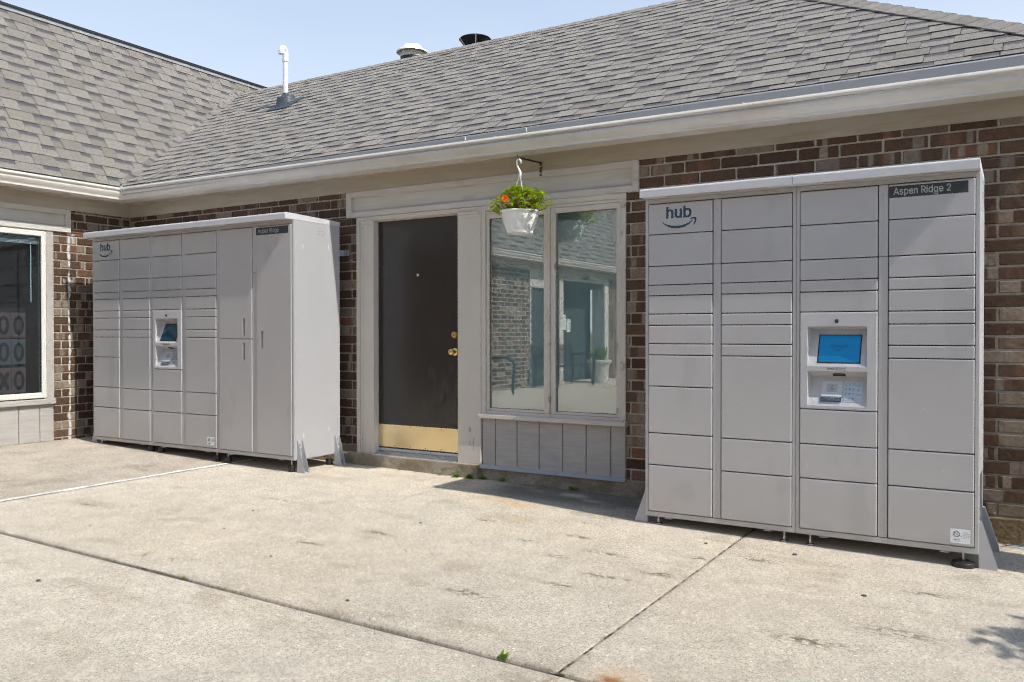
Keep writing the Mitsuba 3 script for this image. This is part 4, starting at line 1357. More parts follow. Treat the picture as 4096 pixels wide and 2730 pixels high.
def panel(key, X, Y, Z, x0, x1, z0, z1, lit):
    """the touch-screen door: two niches with sloping floors"""
    def O(m):
        return m.apply_translation((X, Y, Z))
    body = rbox(x0, x1, -DP, .030, z0, z1, .0062, 16) + tm_box(x0 + .02, x1 - .02, .028, .13, z0 + .004, z1 - .05)
    oa, ob = x0 + .0425, x1 - .0535       # opening

    def wedge(za, zb, d, dz, ins):
        # opening za..zb at the front; back edge at depth d a little below the top
        pts = [(oa, -.012, za), (ob, -.012, za), (oa, -.012, zb), (ob, -.012, zb), (oa + ins, d, zb - dz), (ob - ins, d, zb - dz), (oa, -.006, za), (ob, -.006, za)]
        return m3.Manifold.hull_points(np.array(pts))
    N1 = (.945, 1.178, .085, .018)
    N2 = (.717, .921, .075, .038)
    body = body - wedge(*N1, .008) - wedge(*N2, .008)
    pk = add(key + '__control_panel', O(tm(body)), 'niche_mat', 30)

    def sl(N, t, off=0.0):
        """a point on the sloping back of niche N: t from 0 at the bottom to 1 at the top; off = height over it"""
        za, zb, d, dz = N
        a, b = np.array([-.006, za]), np.array([d, zb - dz])
        n = np.array([-(b - a)[1], (b - a)[0]])
        n /= np.linalg.norm(n)
        return a + (b - a) * t + n * off

    def slope_box(N, xa, xb, ta, tb, h, h0=0.0):
        p = [sl(N, ta, h0), sl(N, tb, h0), sl(N, tb, h), sl(N, ta, h)]
        m = trimesh.Trimesh([(x, *q) for x in (xa, xb) for q in p], [[0, 1, 2], [0, 2, 3], [4, 6, 5], [4, 7, 6], [0, 4, 5], [0, 5, 1], [1, 5, 6], [1, 6, 2], [2, 6, 7], [2, 7, 3], [3, 7, 4], [3, 4, 0]], process=False)
        m.fix_normals()
        return m

    def slope_draw(N, mesh, xa, ta, h):
        """a flat drawing (x right, y up) laid on the slope"""
        m = mesh.copy()
        v = m.vertices
        a, b = sl(N, 0), sl(N, 1)
        u = (b - a) / np.linalg.norm(b - a)
        n = np.array([-u[1], u[0]])
        o = sl(N, ta, h)
        yz = o + v[:, 1:2] * u + v[:, 2:3] * n
        m.vertices = np.stack([xa + v[:, 0], yz[:, 0], yz[:, 1]], 1)
        m.fix_normals()
        return m
    sa, sb = oa + .055, oa + .285
    add(pk + '__screen_bezel', O(slope_box(N1, sa - .003, sb + .003, .085, .855, .0022)), 'dark_mat')
    sk = add(pk + '__screen', O(slope_box(N1, sa + .004, sb - .004, .115, .825, .0030, .0022)), 'screen_mat' if lit else 'screen_off_mat')
    if lit:
        scene[sk]['emitter'] = {'type': 'area', 'radiance': {'type': 'rgb', 'value': [0.0, 0.018, 0.05]}}
        labels[sk] = {'label': 'lit blue touch screen'}
        tx = meshkit.text_mesh('amazon', .022, .0004, True)
        tx.vertices[:, 0] *= .098 / tx.bounds[1][0]
        add(pk + '__screen_lettering', O(slope_draw(N1, tx, sa + .066, .50, .0032)), 'screen_logo_mat')
        add(pk + '__screen_arrow', O(slope_draw(N1, ext(Polygon([(x, -.012 * math.sin(math.pi * x / .06)) for x in np.linspace(0, .06, 12)] + [(x, -.012 * math.sin(math.pi * x / .06) * .6 + .002) for x in np.linspace(.06, 0, 12)]), .0004), sa + .083, .47, .0032)), 'screen_logo_mat')
    else:
        labels[sk] = {'label': 'dark touch screen reflecting the sky'}
    cm = trimesh.creation.icosphere(subdivisions=3, radius=.0115)
    cm.apply_scale((1, .8, 1))
    add(pk + '__camera', O(cm.apply_translation(((x0 + x1) / 2 - .006, DF_ - .002, 1.207))), 'black_gloss_mat', True)
    # speaker holes in the ceiling of the upper niche
    za, zb, d, dz = N1
    sp = []
    for g0 in (oa + .035, ob - .085):
        for i in range(9):
            for j in range(4):
                f = .25 + j * .16
                xx = g0 + i * .006 + (j % 2) * .003
                sp.append(trimesh.creation.icosphere(subdivisions=0, radius=.0011).apply_translation((xx, d * f, zb - dz * f)))
    add(pk + '__speaker_holes', [O(cat(sp))], 'dark_mat', kind='stuff')
    add(pk + '__help_label', O(box(oa + .110, oa + .214, DF_ - .0008, DF_ + .002, .9255, .9405)), 'reader_mat')
    add(pk + '__help_print', [O(to_text('Need help? 1-888-283-0577', .0062, oa + .114, oa + .210, DF_ - .0007, .9302, True)), O(front(ext(sbox(0, 0, .104, .015).difference(sbox(.001, .001, .103, .014)), .0005), oa + .110, DF_ - .0007, .9255))], 'print_mat')
    # barcode scanner in the ceiling of the lower niche
    za, zb, d, dz = N2
    c0, c1 = np.array([.012, zb - dz * .15]), np.array([.058, zb - dz * .80])

    def ceil_box(xa, xb, f0, f1, h0, h1):
        q0, q1 = np.array([d * f0, zb - dz * f0]), np.array([d * f1, zb - dz * f1])
        n = np.array([-(q1 - q0)[1], (q1 - q0)[0]])
        n = -n / np.linalg.norm(n)
        n = n if n[1] < 0 else -n
        p = [q0 + n * h0, q1 + n * h0, q1 + n * h1, q0 + n * h1]
        m = trimesh.Trimesh([(x, *q) for x in (xa, xb) for q in p], [[0, 1, 2], [0, 2, 3], [4, 6, 5], [4, 7, 6], [0, 4, 5], [0, 5, 1], [1, 5, 6], [1, 6, 2], [2, 6, 7], [2, 7, 3], [3, 7, 4], [3, 4, 0]], process=False)
        m.fix_normals()
        return m
    ck = add(pk + '__scanner', O(ceil_box(oa + .133, oa + .203, .12, .80, -.001, .003)), 'dark_mat')
    add(pk + '__scanner_glass', O(ceil_box(oa + .146, oa + .190, .28, .62, .003, .004)), 'hinge_mat')
    # keypad plate, card reader, braille plate
    add(pk + '__keypad_plate', O(slope_box(N2, oa + .020, ob - .014, .07, .93, .0012)), 'niche_mat')
    add(pk + '__card_reader', [O(slope_box(N2, oa + .074, oa + .186, .33, .84, .0070)), O(slope_box(N2, oa + .074, oa + .186, .30, .40, .0120))], 'canopy_mat')
    add(pk + '__card_window', O(slope_box(N2, oa + .100, oa + .160, .46, .74, .0078, .0068)), 'reader_mat')
    add(pk + '__card_symbol', O(slope_draw(N2, cat([ext(ring2d(.008, .007, .003), .0004).apply_translation((.03, .020, 0)), ext(ring2d(.005, .005, .0015), .0004).apply_translation((.03, .036, 0))]), oa + .100, .46, .0080)), 'key_print_mat')
    add(pk + '__braille_plate', O(slope_box(N2, oa + .072, oa + .184, .14, .295, .0105)), 'navy_plate_mat')
    dots = []
    for i in range(26):
        for j in range(5):
            if rng.random() < .5:
                dots.append(trimesh.creation.icosphere(subdivisions=0, radius=.0009).apply_translation((.006 + i * .004, .004 + j * .0034, .0)))
    add(pk + '__braille_dots', O(slope_draw(N2, cat(dots), oa + .072, .145, .0108)), 'braille_mat', kind='stuff')
    t1 = meshkit.text_mesh('Insert headphones to enable speech mode', .004, .0004)
    t1.vertices[:, 0] *= .104 / t1.bounds[1][0]
    add(pk + '__braille_lettering', O(slope_draw(N2, t1, oa + .076, .268, .0108)), 'braille_mat')
    kx, kw = oa + .192, .103
    add(pk + '__keypad_bezel', O(slope_box(N2, kx, kx + kw, .15, .83, .0040)), 'key_mat')
    gl = [['1', '2', '3', 'ENTER'], ['4', '5', '6', 'CLEAR'], ['7', '8', '9', 'CANCEL'], ['*', '0', '#', '']]
    kp = []
    for r_ in range(4):
        for c_ in range(4):
            xa = kx + .006 + c_ * .0205
            xb = xa + (.0165 if c_ < 3 else .030)
            tb = .80 - r_ * .158
            ta = tb - .118
            add(pk + '__key', O(slope_box(N2, xa, xb, ta, tb, .0068, .0035)), 'key_mat')
            if gl[r_][c_]:
                tx = meshkit.text_mesh(gl[r_][c_], .011 if c_ < 3 else .0042, .0004, True)
                w = tx.bounds[1][0] - tx.bounds[0][0]
                if w > .026:
                    tx.vertices[:, 0] *= .026 / w
                    w = .026
                kp.append(slope_draw(N2, tx, (xa + xb) / 2 - w / 2 - tx.bounds[0][0], ta + .02, .0070))
    add(pk + '__key_print', [O(q) for q in kp], 'key_print_mat')


locker('parcel_locker', .425, -.711, .1, 3, 1, 'Aspen Ridge', True, 1, [0, 2, 2, 2, 2, 2])
locker('parcel_locker_001', 6.4525, -.738, 0.0, 2, 1, 'Aspen Ridge 2', False, 1, [0, 0, 0, 1])
labels['parcel_locker'] = {'label': 'grey parcel locker on the left, three bays wide with tall doors', 'category': 'parcel locker', 'group': 'parcel lockers along the brick wall'}
labels['parcel_locker_001'] = {'label': 'grey parcel locker on the right, two bays wide with lit blue screen', 'category': 'parcel locker', 'group': 'parcel lockers along the brick wall'}
# wall anchor behind the left locker
ak = add('wall_anchor', [cb(3.17, 3.245, -.012, -.002, 1.845, 1.905, .002), cb(3.165, 3.172, -.165, -.002, 1.845, 1.905, .002), cyl((3.205, -.012, 1.875), (3.205, -.028, 1.875), .010, 6), cyl((3.172, -.09, 1.885), (3.19, -.09, 1.885), .010, 6)], 'galv_mat')
labels['wall_anchor'] = {'label': 'galvanised angle anchor bolted to bricks beside the left locker', 'category': 'wall bracket'}

# ------------------------------------------------------------------ hanging planter
bx = 5.277
yk = -.36
bk = [rbox(bx - .009, bx + .009, -.030, -.024, 2.378, 2.492, .0028, 8), rbox(bx - .007, bx + .007, -.345, -.024, 2.478, 2.490, .0028, 8).transform([[1, 0, 0, 0], [0, 1, 0, 0], [0, .055, 1, 0.0005]])]
add('plant_hook__arm', [tm(q) for q in bk] + [tube(spline([[bx, -.335, 2.467], [bx, -.352, 2.466], [bx, -.362, 2.459], [bx, -.366, 2.452], [bx, -.372, 2.455], [bx, -.376, 2.470], [bx, -.377, 2.484]], 16), .0045, 8)], 'bracket_black_mat', 40)
for zz in (2.400, 2.455):
    add('plant_hook__screw', cyl((bx, -.0295, zz), (bx, -.033, zz), .005, 10), 'brass_mat')
labels['plant_hook'] = {'label': 'black iron hook screwed to the header board above the window', 'category': 'hook'}
pc = np.array([5.285, yk])
HP = 'hanging_planter'
outer = [(.0, 1.888), (.088, 1.888), (.096, 1.890), (.0985, 1.897), (.100, 1.903), (.0975, 1.906), (.110, 1.932), (.124, 1.970), (.134, 2.005), (.1385, 2.035), (.140, 2.045), (.152, 2.046), (.155, 2.050), (.155, 2.057), (.151, 2.062), (.142, 2.062), (.136, 2.054), (.130, 2.02), (.0, 2.02)]
pot = lathe(outer, 64).apply_translation((pc[0], pc[1], 0))
add(HP + '__pot', pot, 'white_plastic_mat', 32)
add(HP + '__soil', lathe([(0, 2.036), (.07, 2.040), (.1345, 2.035), (.1345, 2.02), (0, 2.02)], 32).apply_translation((pc[0], pc[1], 0)), 'soil_mat', 60)
hang = np.array([bx - .001, -.366, 2.452])
hk = spline([[5.284, yk, 2.330], [5.288, yk, 2.352], [5.278, yk, 2.375], [5.266, yk, 2.398], [5.259, yk - .001, 2.420], [5.262, yk - .004, 2.440], [5.274, hang[1], 2.4515], [5.289, hang[1], 2.446], [5.295, yk - .003, 2.432], [5.291, yk, 2.420]], 40)
add(HP + '__hanger', [tube(hk, np.concatenate([np.full(8, .0095), np.full(24, .0068), np.linspace(.0068, .004, 8)]), 10), tm(rbox(5.272, 5.297, yk - .004, yk + .004, 2.318, 2.346, .0035, 10))], 'white_plastic_mat', 50)
for a in (200, 320, 80):
    ra = math.radians(a)
    rim = np.array([pc[0] + .147 * math.cos(ra), pc[1] + .147 * math.sin(ra), 2.062])
    o = np.array([5.284 + .008 * math.cos(ra), yk, 2.322])
    mid = o * .55 + rim * .45 + np.array([-.012 * math.cos(ra), -.012 * math.sin(ra), -.008])
    add(HP + '__wire', tube(spline([o, mid, rim], 14), .0021, 6), 'white_plastic_mat', True)
    add(HP + '__clip', cb(rim[0] - .006, rim[0] + .006, rim[1] - .006, rim[1] + .006, 2.055, 2.068, .002), 'white_plastic_mat')


def leaf(base, direction, length, width, droop, up, ident):
    d = np.array(direction, float)
    d /= np.linalg.norm(d)
    side = np.cross(d, up)
    side /= np.linalg.norm(side) + 1e-9
    nrm = np.cross(side, d)
    t = np.array([0, .25, .55, .8, 1.0])
    w = np.array([.12, .8, 1.0, .55, .03]) * width / 2
    V, uv = [], []
    for k in range(5):
        c = np.array(base) + d * length * t[k] - np.array([0, 0, 1]) * droop * length * t[k] ** 2
        for sgn in (-1, 0, 1):
            V.append(c + side * w[k] * sgn + nrm * (abs(sgn) * w[k] * .35))
            uv.append([ident + .5 + sgn * .45, t[k]])
    Fq = []
    for k in range(4):
        for j in range(2):
            a = 3 * k + j
            Fq += [[a, a + 1, a + 4], [a, a + 4, a + 3]]
    return trimesh.Trimesh(V, Fq, process=False), np.array(uv)


PR = random.Random(21)
lid = 0
heads = []
spread = [(-.235, .03, .095), (-.17, -.10, .05), (-.18, .08, .15), (-.11, -.06, .135), (-.09, .10, .18), (-.04, -.09, .165), (-.03, .02, .195), (.03, -.10, .12), (.05, .06, .16), (.10, -.05, .15), (.10, .10, .17), (.16, -.07, .085), (.17, .05, .125),
          (.215, -.03, .105), (.235, .02, .04), (-.215, -.03, .02), (-.13, -.13, .00), (.13, -.13, .03), (0, -.15, .05), (.20, -.09, .01), (-.06, -.14, .08), (.07, -.14, .085), (-.02, .13, .10), (.06, .14, .08)]
stems, inner, nleaf = [], [], 0
extra = []
for i in range(26):
    a, r_ = PR.uniform(0, 6.28), PR.uniform(.02, .19)
    extra.append((r_ * math.cos(a) * 1.1, r_ * math.sin(a) * .75, .175 - 2.6 * r_ * r_ + PR.uniform(-.03, .02)))
for (dx, dy, dz) in spread + extra:
    tip = np.array([pc[0] + dx, pc[1] + dy, 2.062 + dz * .92])
    root = np.array([pc[0] + dx * .35, pc[1] + dy * .35, 2.045])
    stems.append(tube(spline([root, (root + tip) / 2 + [dx * .12, dy * .12, -.012], tip], 7), [.0042, .004, .0038, .0035, .0032, .0028, .0024], 6))
    ph = PR.uniform(0, 6.28)
    for i in range(9):
        a = ph + i * 2.4 + PR.uniform(-.3, .3)
        el = PR.uniform(-.15, .30) + .07 * i
        dirv = np.array([math.cos(a) * math.cos(el), math.sin(a) * math.cos(el), math.sin(el)])
        L_ = PR.uniform(.048, .088) * (1 - .035 * i)
        lid += 1
        m, uv = leaf(tip + [0, 0, .003 * i - .015], dirv, L_, L_ * PR.uniform(.28, .38), PR.uniform(.15, .55), np.array([0, 0, 1.0]), lid)
        if dy < .03 and nleaf < 290:
            nleaf += 1
            add(HP + '__leaf', m, 'leaf_mat', False, uv)
        else:
            inner.append((m, uv))
    for i in range(4):
        f = PR.uniform(.2, .85)
        a = PR.uniform(0, 6.28)
        lid += 1
        inner.append(leaf(root * (1 - f) + tip * f, (math.cos(a), math.sin(a), .25), PR.uniform(.045, .075), .022, .4, np.array([0, 0, 1.0]), lid))
add(HP + '__foliage', trimesh.util.concatenate([q[0] for q in inner]), 'leaf_mat', False, np.vstack([q[1] for q in inner]), kind='stuff')
add(HP + '__stems', cat(stems), 'stem_mat', True, kind='stuff')
_k = (2022 - 2048) * _r - (795 - 1365) * _u + FPX * _f
fc = CAM + _k * ((yk - .175 - CAM[1]) / _k[1])
pet = []
for ring, (r_, n_, e_) in enumerate(((.034, 12, .1), (.028, 11, .6), (.019, 9, 1.1))):
    for i in range(n_):
        a = i * 6.283 / n_ + ring * .3
        m, uv = leaf(fc, (math.cos(a) * math.cos(e_), -math.sin(e_) - .1, math.sin(a) * math.cos(e_) + .15), r_, .014, .1, np.array([0, -1.0, .2]), 0)
        pet.append(m)
add(HP + '__flower', cat(pet), 'petal_mat', kind=None, label='orange flower in the leaves')
labels[HP] = {'label': 'white hanging pot of bright green leaves with one orange flower, in front of the window', 'category': 'hanging planter'}

# ------------------------------------------------------------------ things on the roof
def main_pt(x, y):
    return np.array([x, y, zmain(y)])


pb_ = np.array([.954, 1.424])
zb0 = zmain(pb_[1])
VP = 'vent_pipe'
vd = np.array([.25, -.97, 0])
vd /= np.linalg.norm(vd)
top_ = np.array([pb_[0], pb_[1], 4.50])
bend = [top_ + [0, 0, -.02]]
for t in np.linspace(0, np.pi, 13):
    bend.append(top_ + vd * .042 * (1 - math.cos(t)) + np.array([0, 0, .046 * math.sin(t)]))
bend.append(bend[-1] - np.array([0, 0, .03]))
add(VP + '__pipe', cyl((pb_[0], pb_[1], zb0), (pb_[0], pb_[1], 4.42), .0305, 28), 'pvc_mat', 40)
add(VP + '__elbow', [tube([(pb_[0], pb_[1], 4.395), (pb_[0], pb_[1], 4.43)], .0375, 24), tube([(pb_[0], pb_[1], 4.43), (pb_[0], pb_[1], 4.49)], .0332, 24), tube(bend, .0335, 20), tube([bend[-1] + [0, 0, .03], bend[-1] - [0, 0, .008]], .0380, 20)], 'pvc_mat', 40)
bt = []
n_ = 32
for (r_, h_, sx_) in ((.0, 0, 1), (.17, .004, 1), (.17, .010, 1), (.122, .014, 1), (.112, .055, 1), (.104, .095, .9), (.094, .104, .9), (.054, .112, .9), (.040, .128, .9), (.036, .142, .9)):
    ring = []
    for i in range(n_):
        a = 2 * math.pi * i / n_
        ca, sa_ = math.cos(a), math.sin(a)
        if r_ > .14:
            ca, sa_ = np.clip(ca * 1.35, -1, 1), np.clip(sa_ * 1.35, -1, 1)
        x_, y_ = pb_[0] + r_ * ca, pb_[1] + r_ * sa_ * .95
        base = zmain(y_) * max(0, 1 - h_ / .20) + zmain(pb_[1]) * min(1, h_ / .20)
        ring.append([x_, y_, base + .010 + h_ * .95])
    bt.append(ring)
V = np.array(bt).reshape(-1, 3)
Fq = []
for k_ in range(len(bt) - 1):
    for i in range(n_):
        a, b = k_ * n_ + i, k_ * n_ + (i + 1) % n_
        Fq += [[a, b, b + n_], [a, b + n_, a + n_]]
mboot = trimesh.Trimesh(V, Fq, process=False)
add(VP + '__boot', mboot, 'boot_mat', 50)
labels[VP] = {'label': 'white plastic vent pipe with bent top on a dark boot', 'category': 'vent pipe'}


def at(px, py, y):
    """where the line of sight of a photograph pixel meets the upright plane y"""
    k_ = (px - 2048) * _r - (py - 1365) * _u + FPX * _f
    return CAM + k_ * ((y - CAM[1]) / k_[1])


yv = 3.0
c_ = at(1648, 200, yv)
sc = (at(1698, 210, yv)[0] - at(1602, 210, yv)[0]) / 2
zt1 = at(1648, 181, yv)[2]
RV = 'roof_vent'
add(RV + '__cap', lathe([(0, 0), (sc * .45, -.003), (sc * .62, -.015), (sc * .68, -.045), (sc * 1.0, -.085), (sc * 1.03, -.105), (sc * .99, -.107), (sc * .7, -.075), (0, -.06)], 40).apply_translation((c_[0], yv, zt1)), 'pvc_mat', 40)
zb1 = ZR - PM * (yv - YR)
add(RV + '__collar', [cyl((c_[0], yv, zt1 - .17), (c_[0], yv, zt1 - .07), sc * .78, 32), cyl((c_[0], yv, zt1 - .135), (c_[0], yv, zt1 - .12), sc * .82, 32)], 'vent_cream_mat', 40)
add(RV + '__flue', cyl((c_[0], yv, zb1 - .1), (c_[0], yv, zt1 - .165), sc * .76, 32), 'edge_black_mat', 40)
labels[RV] = {'label': 'round roof vent with white cap and cream collar behind the ridge', 'category': 'roof vent'}
c_ = at(1901, 165, yv)
sc = (at(1955, 160, yv)[0] - at(1847, 160, yv)[0]) / 2
zt2 = at(1901, 149, yv)[2]
BV = 'chimney_cowl'
zb2 = zb1
add(BV + '__hood', lathe([(0, 0), (sc * .5, -.004), (sc * .93, -.022), (sc, -.036), (sc * .97, -.040), (sc * .9, -.034), (0, -.02)], 44).apply_translation((c_[0], yv, zt2)), 'edge_black_mat', 40)
add(BV + '__cone', lathe([(sc * .97, -.040), (sc * .50, -.165), (sc * .47, -.165), (sc * .92, -.038)], 44).apply_translation((c_[0], yv, zt2)), 'edge_black_mat', 40)
for a in (235, 305, 60, 150):
    ra = math.radians(a)
    dv = np.array([math.cos(ra), math.sin(ra), 0])
    o = np.array([c_[0], yv, zt2])
    add(BV + '__strut', tube([o + dv * sc * .99 + [0, 0, -.040], o + dv * sc * .54 + [0, 0, -.165]], .007, 8), 'vent_cream_mat', 40)
add(BV + '__flue', cyl((c_[0], yv, zb2 - .1), (c_[0], yv, zt2 - .15), sc * .45, 32), 'galv_mat', 40)
labels[BV] = {'label': 'wide black cowl with pale struts just above the ridge', 'category': 'chimney cowl'}

# ------------------------------------------------------------------ weeds, litter
def weed(x, y, n, size, seed):
    r = random.Random(seed)
    ls = []
    z = float(gz(x))
    for i in range(n):
        a, el = r.uniform(0, 6.28), r.uniform(.3, 1.3)
        L_ = size * r.uniform(.5, 1)
        b = (x + r.uniform(-.3, .3) * size, y + r.uniform(-.12, .12) * size, z - .004 + r.uniform(0, .3) * size)
        m, uv = leaf(b, (math.cos(a) * math.cos(el), math.sin(a) * math.cos(el), math.sin(el)), L_, L_ * .28, .3, np.array([.1, 0, 1.0]), 0)
        ls.append(m)
    return cat(ls)


spots = [(4.50, -.085, 40, .055, 'short green weeds at the foot of the step, left of the rusty stain'), (3.90, -.085, 14, .035, 'small weed sprout against the concrete step, second from the door hinge side'), (4.08, -.085, 10, .025, 'tiny weed sprout at the step below the dark door'),
         (4.33, -.085, 16, .035, 'thin weed tuft at the step near the wide pilaster'), (4.62, -.07, 60, .06, 'bushiest weed tuft where the step meets the panel wall'), (4.74, -.04, 40, .05, 'weed tuft under the left end of the grooved panel'), (4.92, -.035, 20, .055, 'upright weed sprig under the grooved panel'),
         (5.56, -.03, 22, .06, 'lone weed sprig at the foundation below the right window pane'), (5.30, -.03, 8, .025, 'tiny weed at the foundation below the left window pane'), (6.855, JN + .004, 40, .04, 'small weed growing out of the dark near joint'), (4.985, JN + .004, 24, .022, 'mossy weed in the chipped part of the near joint')]
for i, (x, y, n, s, lb) in enumerate(spots):
    k_ = add('weed', weed(x, y, n, s, 50 + i), 'weed_mat')
    labels[k_] = {'label': lb, 'category': 'weed', 'group': 'weeds in the pavement joints'}
tw = []
for s_ in range(3):
    r = random.Random(s_ + 3)
    x = 8.42 + .02 * s_
    pts = [[x + .02 * i + r.uniform(-.01, .01), -.085 + .012 * math.sin(i * 1.7 + s_) + r.uniform(-.006, .006), float(gz(x)) + .006 + .006 * abs(math.sin(i * 1.3 + s_))] for i in range(9)]
    tw.append(tube(spline(pts, 40), .0022, 5))
add('twine_scrap', cat(tw), 'twine_mat', True)
labels['twine_scrap'] = {'label': 'scrap of blue twine by the foundation behind the right locker', 'category': 'litter'}
for (x, y, lb) in ((3.20, -.10, 'dry orange leaf by the step next to the left locker bracket'), (8.44, -.11, 'brown leaf beside the blue twine')):
    m, uv = leaf((x, y, float(gz(x)) + .008), (.9, .3, .15), .055, .028, -.2, np.array([0, .4, 1.0]), 0)
    k_ = add('dry_leaf', m, 'litter_mat')
    labels[k_] = {'label': lb, 'category': 'leaf'}
PRB = random.Random(4)
pebs = [(5.25, -1.55), (4.1, -1.9), (5.9, -2.95), (4.35, -2.35), (3.6, -2.75), (6.95, -1.02), (4.45, -3.55), (7.45, -.98), (7.9, -1.55), (5.05, -2.62)]
pm_ = []
for (x, y) in pebs:
    m = trimesh.creation.icosphere(subdivisions=1, radius=PRB.uniform(.006, .012))
    m.apply_scale((1.3, .8, .5))
    m.apply_translation((x, y, float(gz(x)) + .003))
    pm_.append(m)
add('grit', cat(pm_), 'pebble_mat', True)
labels['grit'] = {'label': 'scattered dark crumbs of grit on the concrete', 'category': 'grit', 'kind': 'stuff'}

# ------------------------------------------------------------------ just outside the frame: what casts the shadows at the right edge, what the panes mirror
cab = tm(rbox(8.78, 9.22, -.70, -.34, float(gz(9)) - .02, .86, .012, 12))  # unseen box added to cast the shadow band beside the right locker
add('utility_cabinet__body', cab, 'cabinet_green_mat', 40)
add('utility_cabinet__door', cb(8.80, 9.20, -.712, -.699, 0, .82, .003), 'cabinet_green_mat')
labels['utility_cabinet'] = {'label': 'low green cabinet added out of frame beyond the right locker, only to cast a shadow past it', 'category': 'cabinet'}
TC, TR = np.array([11.86, -2.24, 2.55]), np.array([.78, .78, .70])
tr_ = random.Random(5)
lv = []
for i in range(4200):
    while True:
        q = np.array([tr_.uniform(-1, 1) for _ in range(3)])
        if np.linalg.norm(q) < 1:
            break
    q = q / max(np.linalg.norm(q), 1e-6) * np.linalg.norm(q) ** .55
    w = 1 + .22 * (meshkit.noise(q * 2.6 + 5) - .5) * 2
    b = TC + q * TR * w
    a, el = tr_.uniform(0, 6.28), tr_.uniform(-.6, .6)
    L_ = tr_.uniform(.07, .13)
    m, uv = leaf(b, (math.cos(a) * math.cos(el), math.sin(a) * math.cos(el), math.sin(el)), L_, L_ * .4, .3, np.array([.1, .1, 1.0]), 0)
    lv.append(m)
add('tree__crown', cat(lv), 'tree_leaf_mat', kind='stuff')
gt = float(gz(11.86))
add('tree__trunk', tube(spline([[11.86, -2.24, gt - .3], [11.83, -2.27, 1.0], [11.89, -2.22, 1.9], TC]), np.linspace(.07, .025, 24), 10), 'bark_mat', True)
for a in (0.4, 2.2, 4.1, 5.3):
    add('tree__limb', tube(spline([[11.88, -2.22, 1.75], TC + [.25 * math.cos(a), .25 * math.sin(a), -.15], TC + [.55 * math.cos(a), .5 * math.sin(a), .2]], 10), np.linspace(.03, .008, 10), 8), 'bark_mat', True)
labels['tree'] = {'label': 'small leafy tree right of the frame, its ragged shadow on the slab at lower right', 'category': 'tree'}
# entrance of the wing farther along, benches and planter: mirrored in the panes
add(B + '__entrance', [box(-.5, -.45, -12.6, -9.9, -.3, 2.43), box(-.3, -.05, -12.4, -10.2, 2.16, 2.43)], 'entrance_mat')
EN = B + '__entrance'
add(EN + '__pilaster', [cb(-.3, .03, -10.30, -10.12, -.1, 2.3, .004)], 'vinyl_mat')
add(EN + '__pilaster', [cb(-.3, .03, -12.62, -12.40, -.1, 2.3, .004)], 'vinyl_mat')
add(EN + '__lintel', [cb(-.3, .05, -12.65, -10.1, 2.28, 2.33, .004), cb(-.3, .02, -12.62, -10.12, 2.33, 2.42, .004)], 'trim_mat')
add(EN + '__notice', [box(-.449, -.446, -11.55, -11.36, 1.15, 1.45), box(-.449, -.446, -11.33, -11.12, 1.2, 1.55)], 'white_sticker_mat')
nt = meshkit.text_mesh('1440', .10, .004, True)
add(EN + '__number', on_x(nt, .021, -11.6, 2.335), 'board_dark_mat')
add(B + '__far_window', [box(-.06, .02, -9.9, -8.86, 2.08, 2.43), cb(-.06, .02, -8.92, -8.86, -.2, 2.08, .004), cb(-.06, .03, -9.9, -8.86, 2.06, 2.11, .004)], 'trim_mat')
add(B + '__far_window__pane', box(-.05, -.02, -9.9, -8.92, -.2, 2.06), 'entrance_mat')


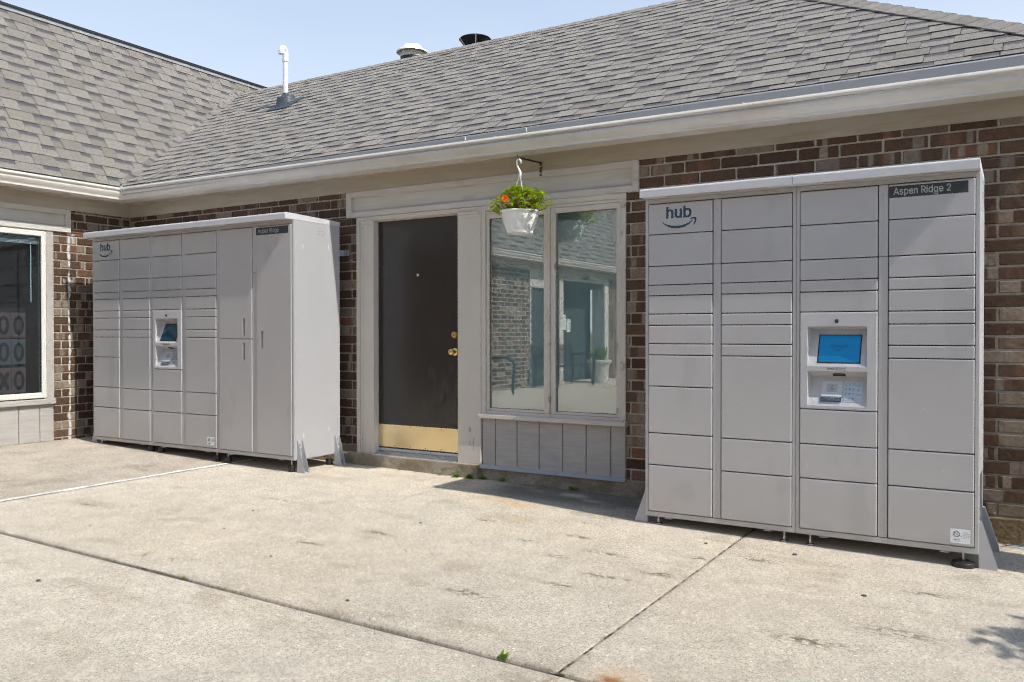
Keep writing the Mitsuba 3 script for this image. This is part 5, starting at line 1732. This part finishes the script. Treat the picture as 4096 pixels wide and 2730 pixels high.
def bench(y0, y1, key):
    z0 = float(gz(.35))
    k_ = num(key)
    mesh_bars = []
    for i in range(int((y1 - y0) / .035)):
        y = y0 + i * .035
        mesh_bars.append(cyl((.16, y, z0 + .43), (.62, y, z0 + .43), .004, 4))
        mesh_bars.append(cyl((.14, y, z0 + .47), (.05, y, z0 + .86), .004, 4))
    for j in range(10):
        mesh_bars.append(cyl((.16 + j * .05, y0, z0 + .43), (.16 + j * .05, y1, z0 + .43), .004, 4))
        mesh_bars.append(cyl((.14 - j * .01, y0, z0 + .47 + j * .043), (.14 - j * .01, y1, z0 + .47 + j * .043), .004, 4))
    scene[k_ + '__mesh_seat'] = mikit.ply(cat(mesh_bars), 'bench_mat')
    labels[k_ + '__mesh_seat'] = {'kind': 'stuff'}
    for n, y in enumerate((y0, y1)):
        a = [tube(spline([[.62, y, z0], [.64, y, z0 + .45], [.60, y, z0 + .62], [.40, y, z0 + .66], [.12, y, z0 + .64]], 20), .026, 8), tube([[.10, y, z0], [.14, y, z0 + .45], [.04, y, z0 + .88]], .024, 8)]
        scene[k_ + '__leg' + ('' if n == 0 else '_001')] = mikit.ply(cat(a), 'bench_mat', smooth=True)
    return k_


b1 = bench(-7.2, -5.55, 'bench')
b2 = bench(-10.55, -8.9, 'bench')
labels[b1] = {'label': 'black mesh bench by the wing, mirrored in the left window pane', 'category': 'bench'}
labels[b2] = {'label': 'black mesh bench farther along the wing, its curved arm mirrored in the right pane', 'category': 'bench'}
z0 = float(gz(.45))
add('planter_urn__bowl', lathe([(0, z0), (.17, z0), (.18, z0 + .03), (.19, z0 + .2), (.24, z0 + .42), (.28, z0 + .46), (.28, z0 + .51), (.24, z0 + .52), (.22, z0 + .46), (0, z0 + .46)], 32).apply_translation((.45, -11.2, 0)), 'planter_mat', 40)
lv = []
for i in range(160):
    a, el = tr_.uniform(0, 6.28), tr_.uniform(.1, 1.3)
    m, uv = leaf((.45 + tr_.uniform(-.15, .15), -11.2 + tr_.uniform(-.15, .15), z0 + .48 + tr_.uniform(0, .25)), (math.cos(a) * math.cos(el), math.sin(a) * math.cos(el), math.sin(el)), .16, .04, .4, np.array([.1, .1, 1.0]), 0)
    lv.append(m)
add('planter_urn__foliage', cat(lv), 'weed_mat', kind='stuff')
labels['planter_urn'] = {'label': 'pale urn planter by the wing entrance, mirrored in the right pane', 'category': 'planter'}
labels[B] = {'label': 'brown brick building with shingle roofs, dark door and taupe trim', 'category': 'building'}

# every opaque material shades both sides of its sheets
for k_ in [k for k, v in scene.items() if v.get('type') in ('principled', 'bumpmap', 'roughconductor')]:
    scene[k_] = {'type': 'twosided', 'bsdf': scene[k_]}
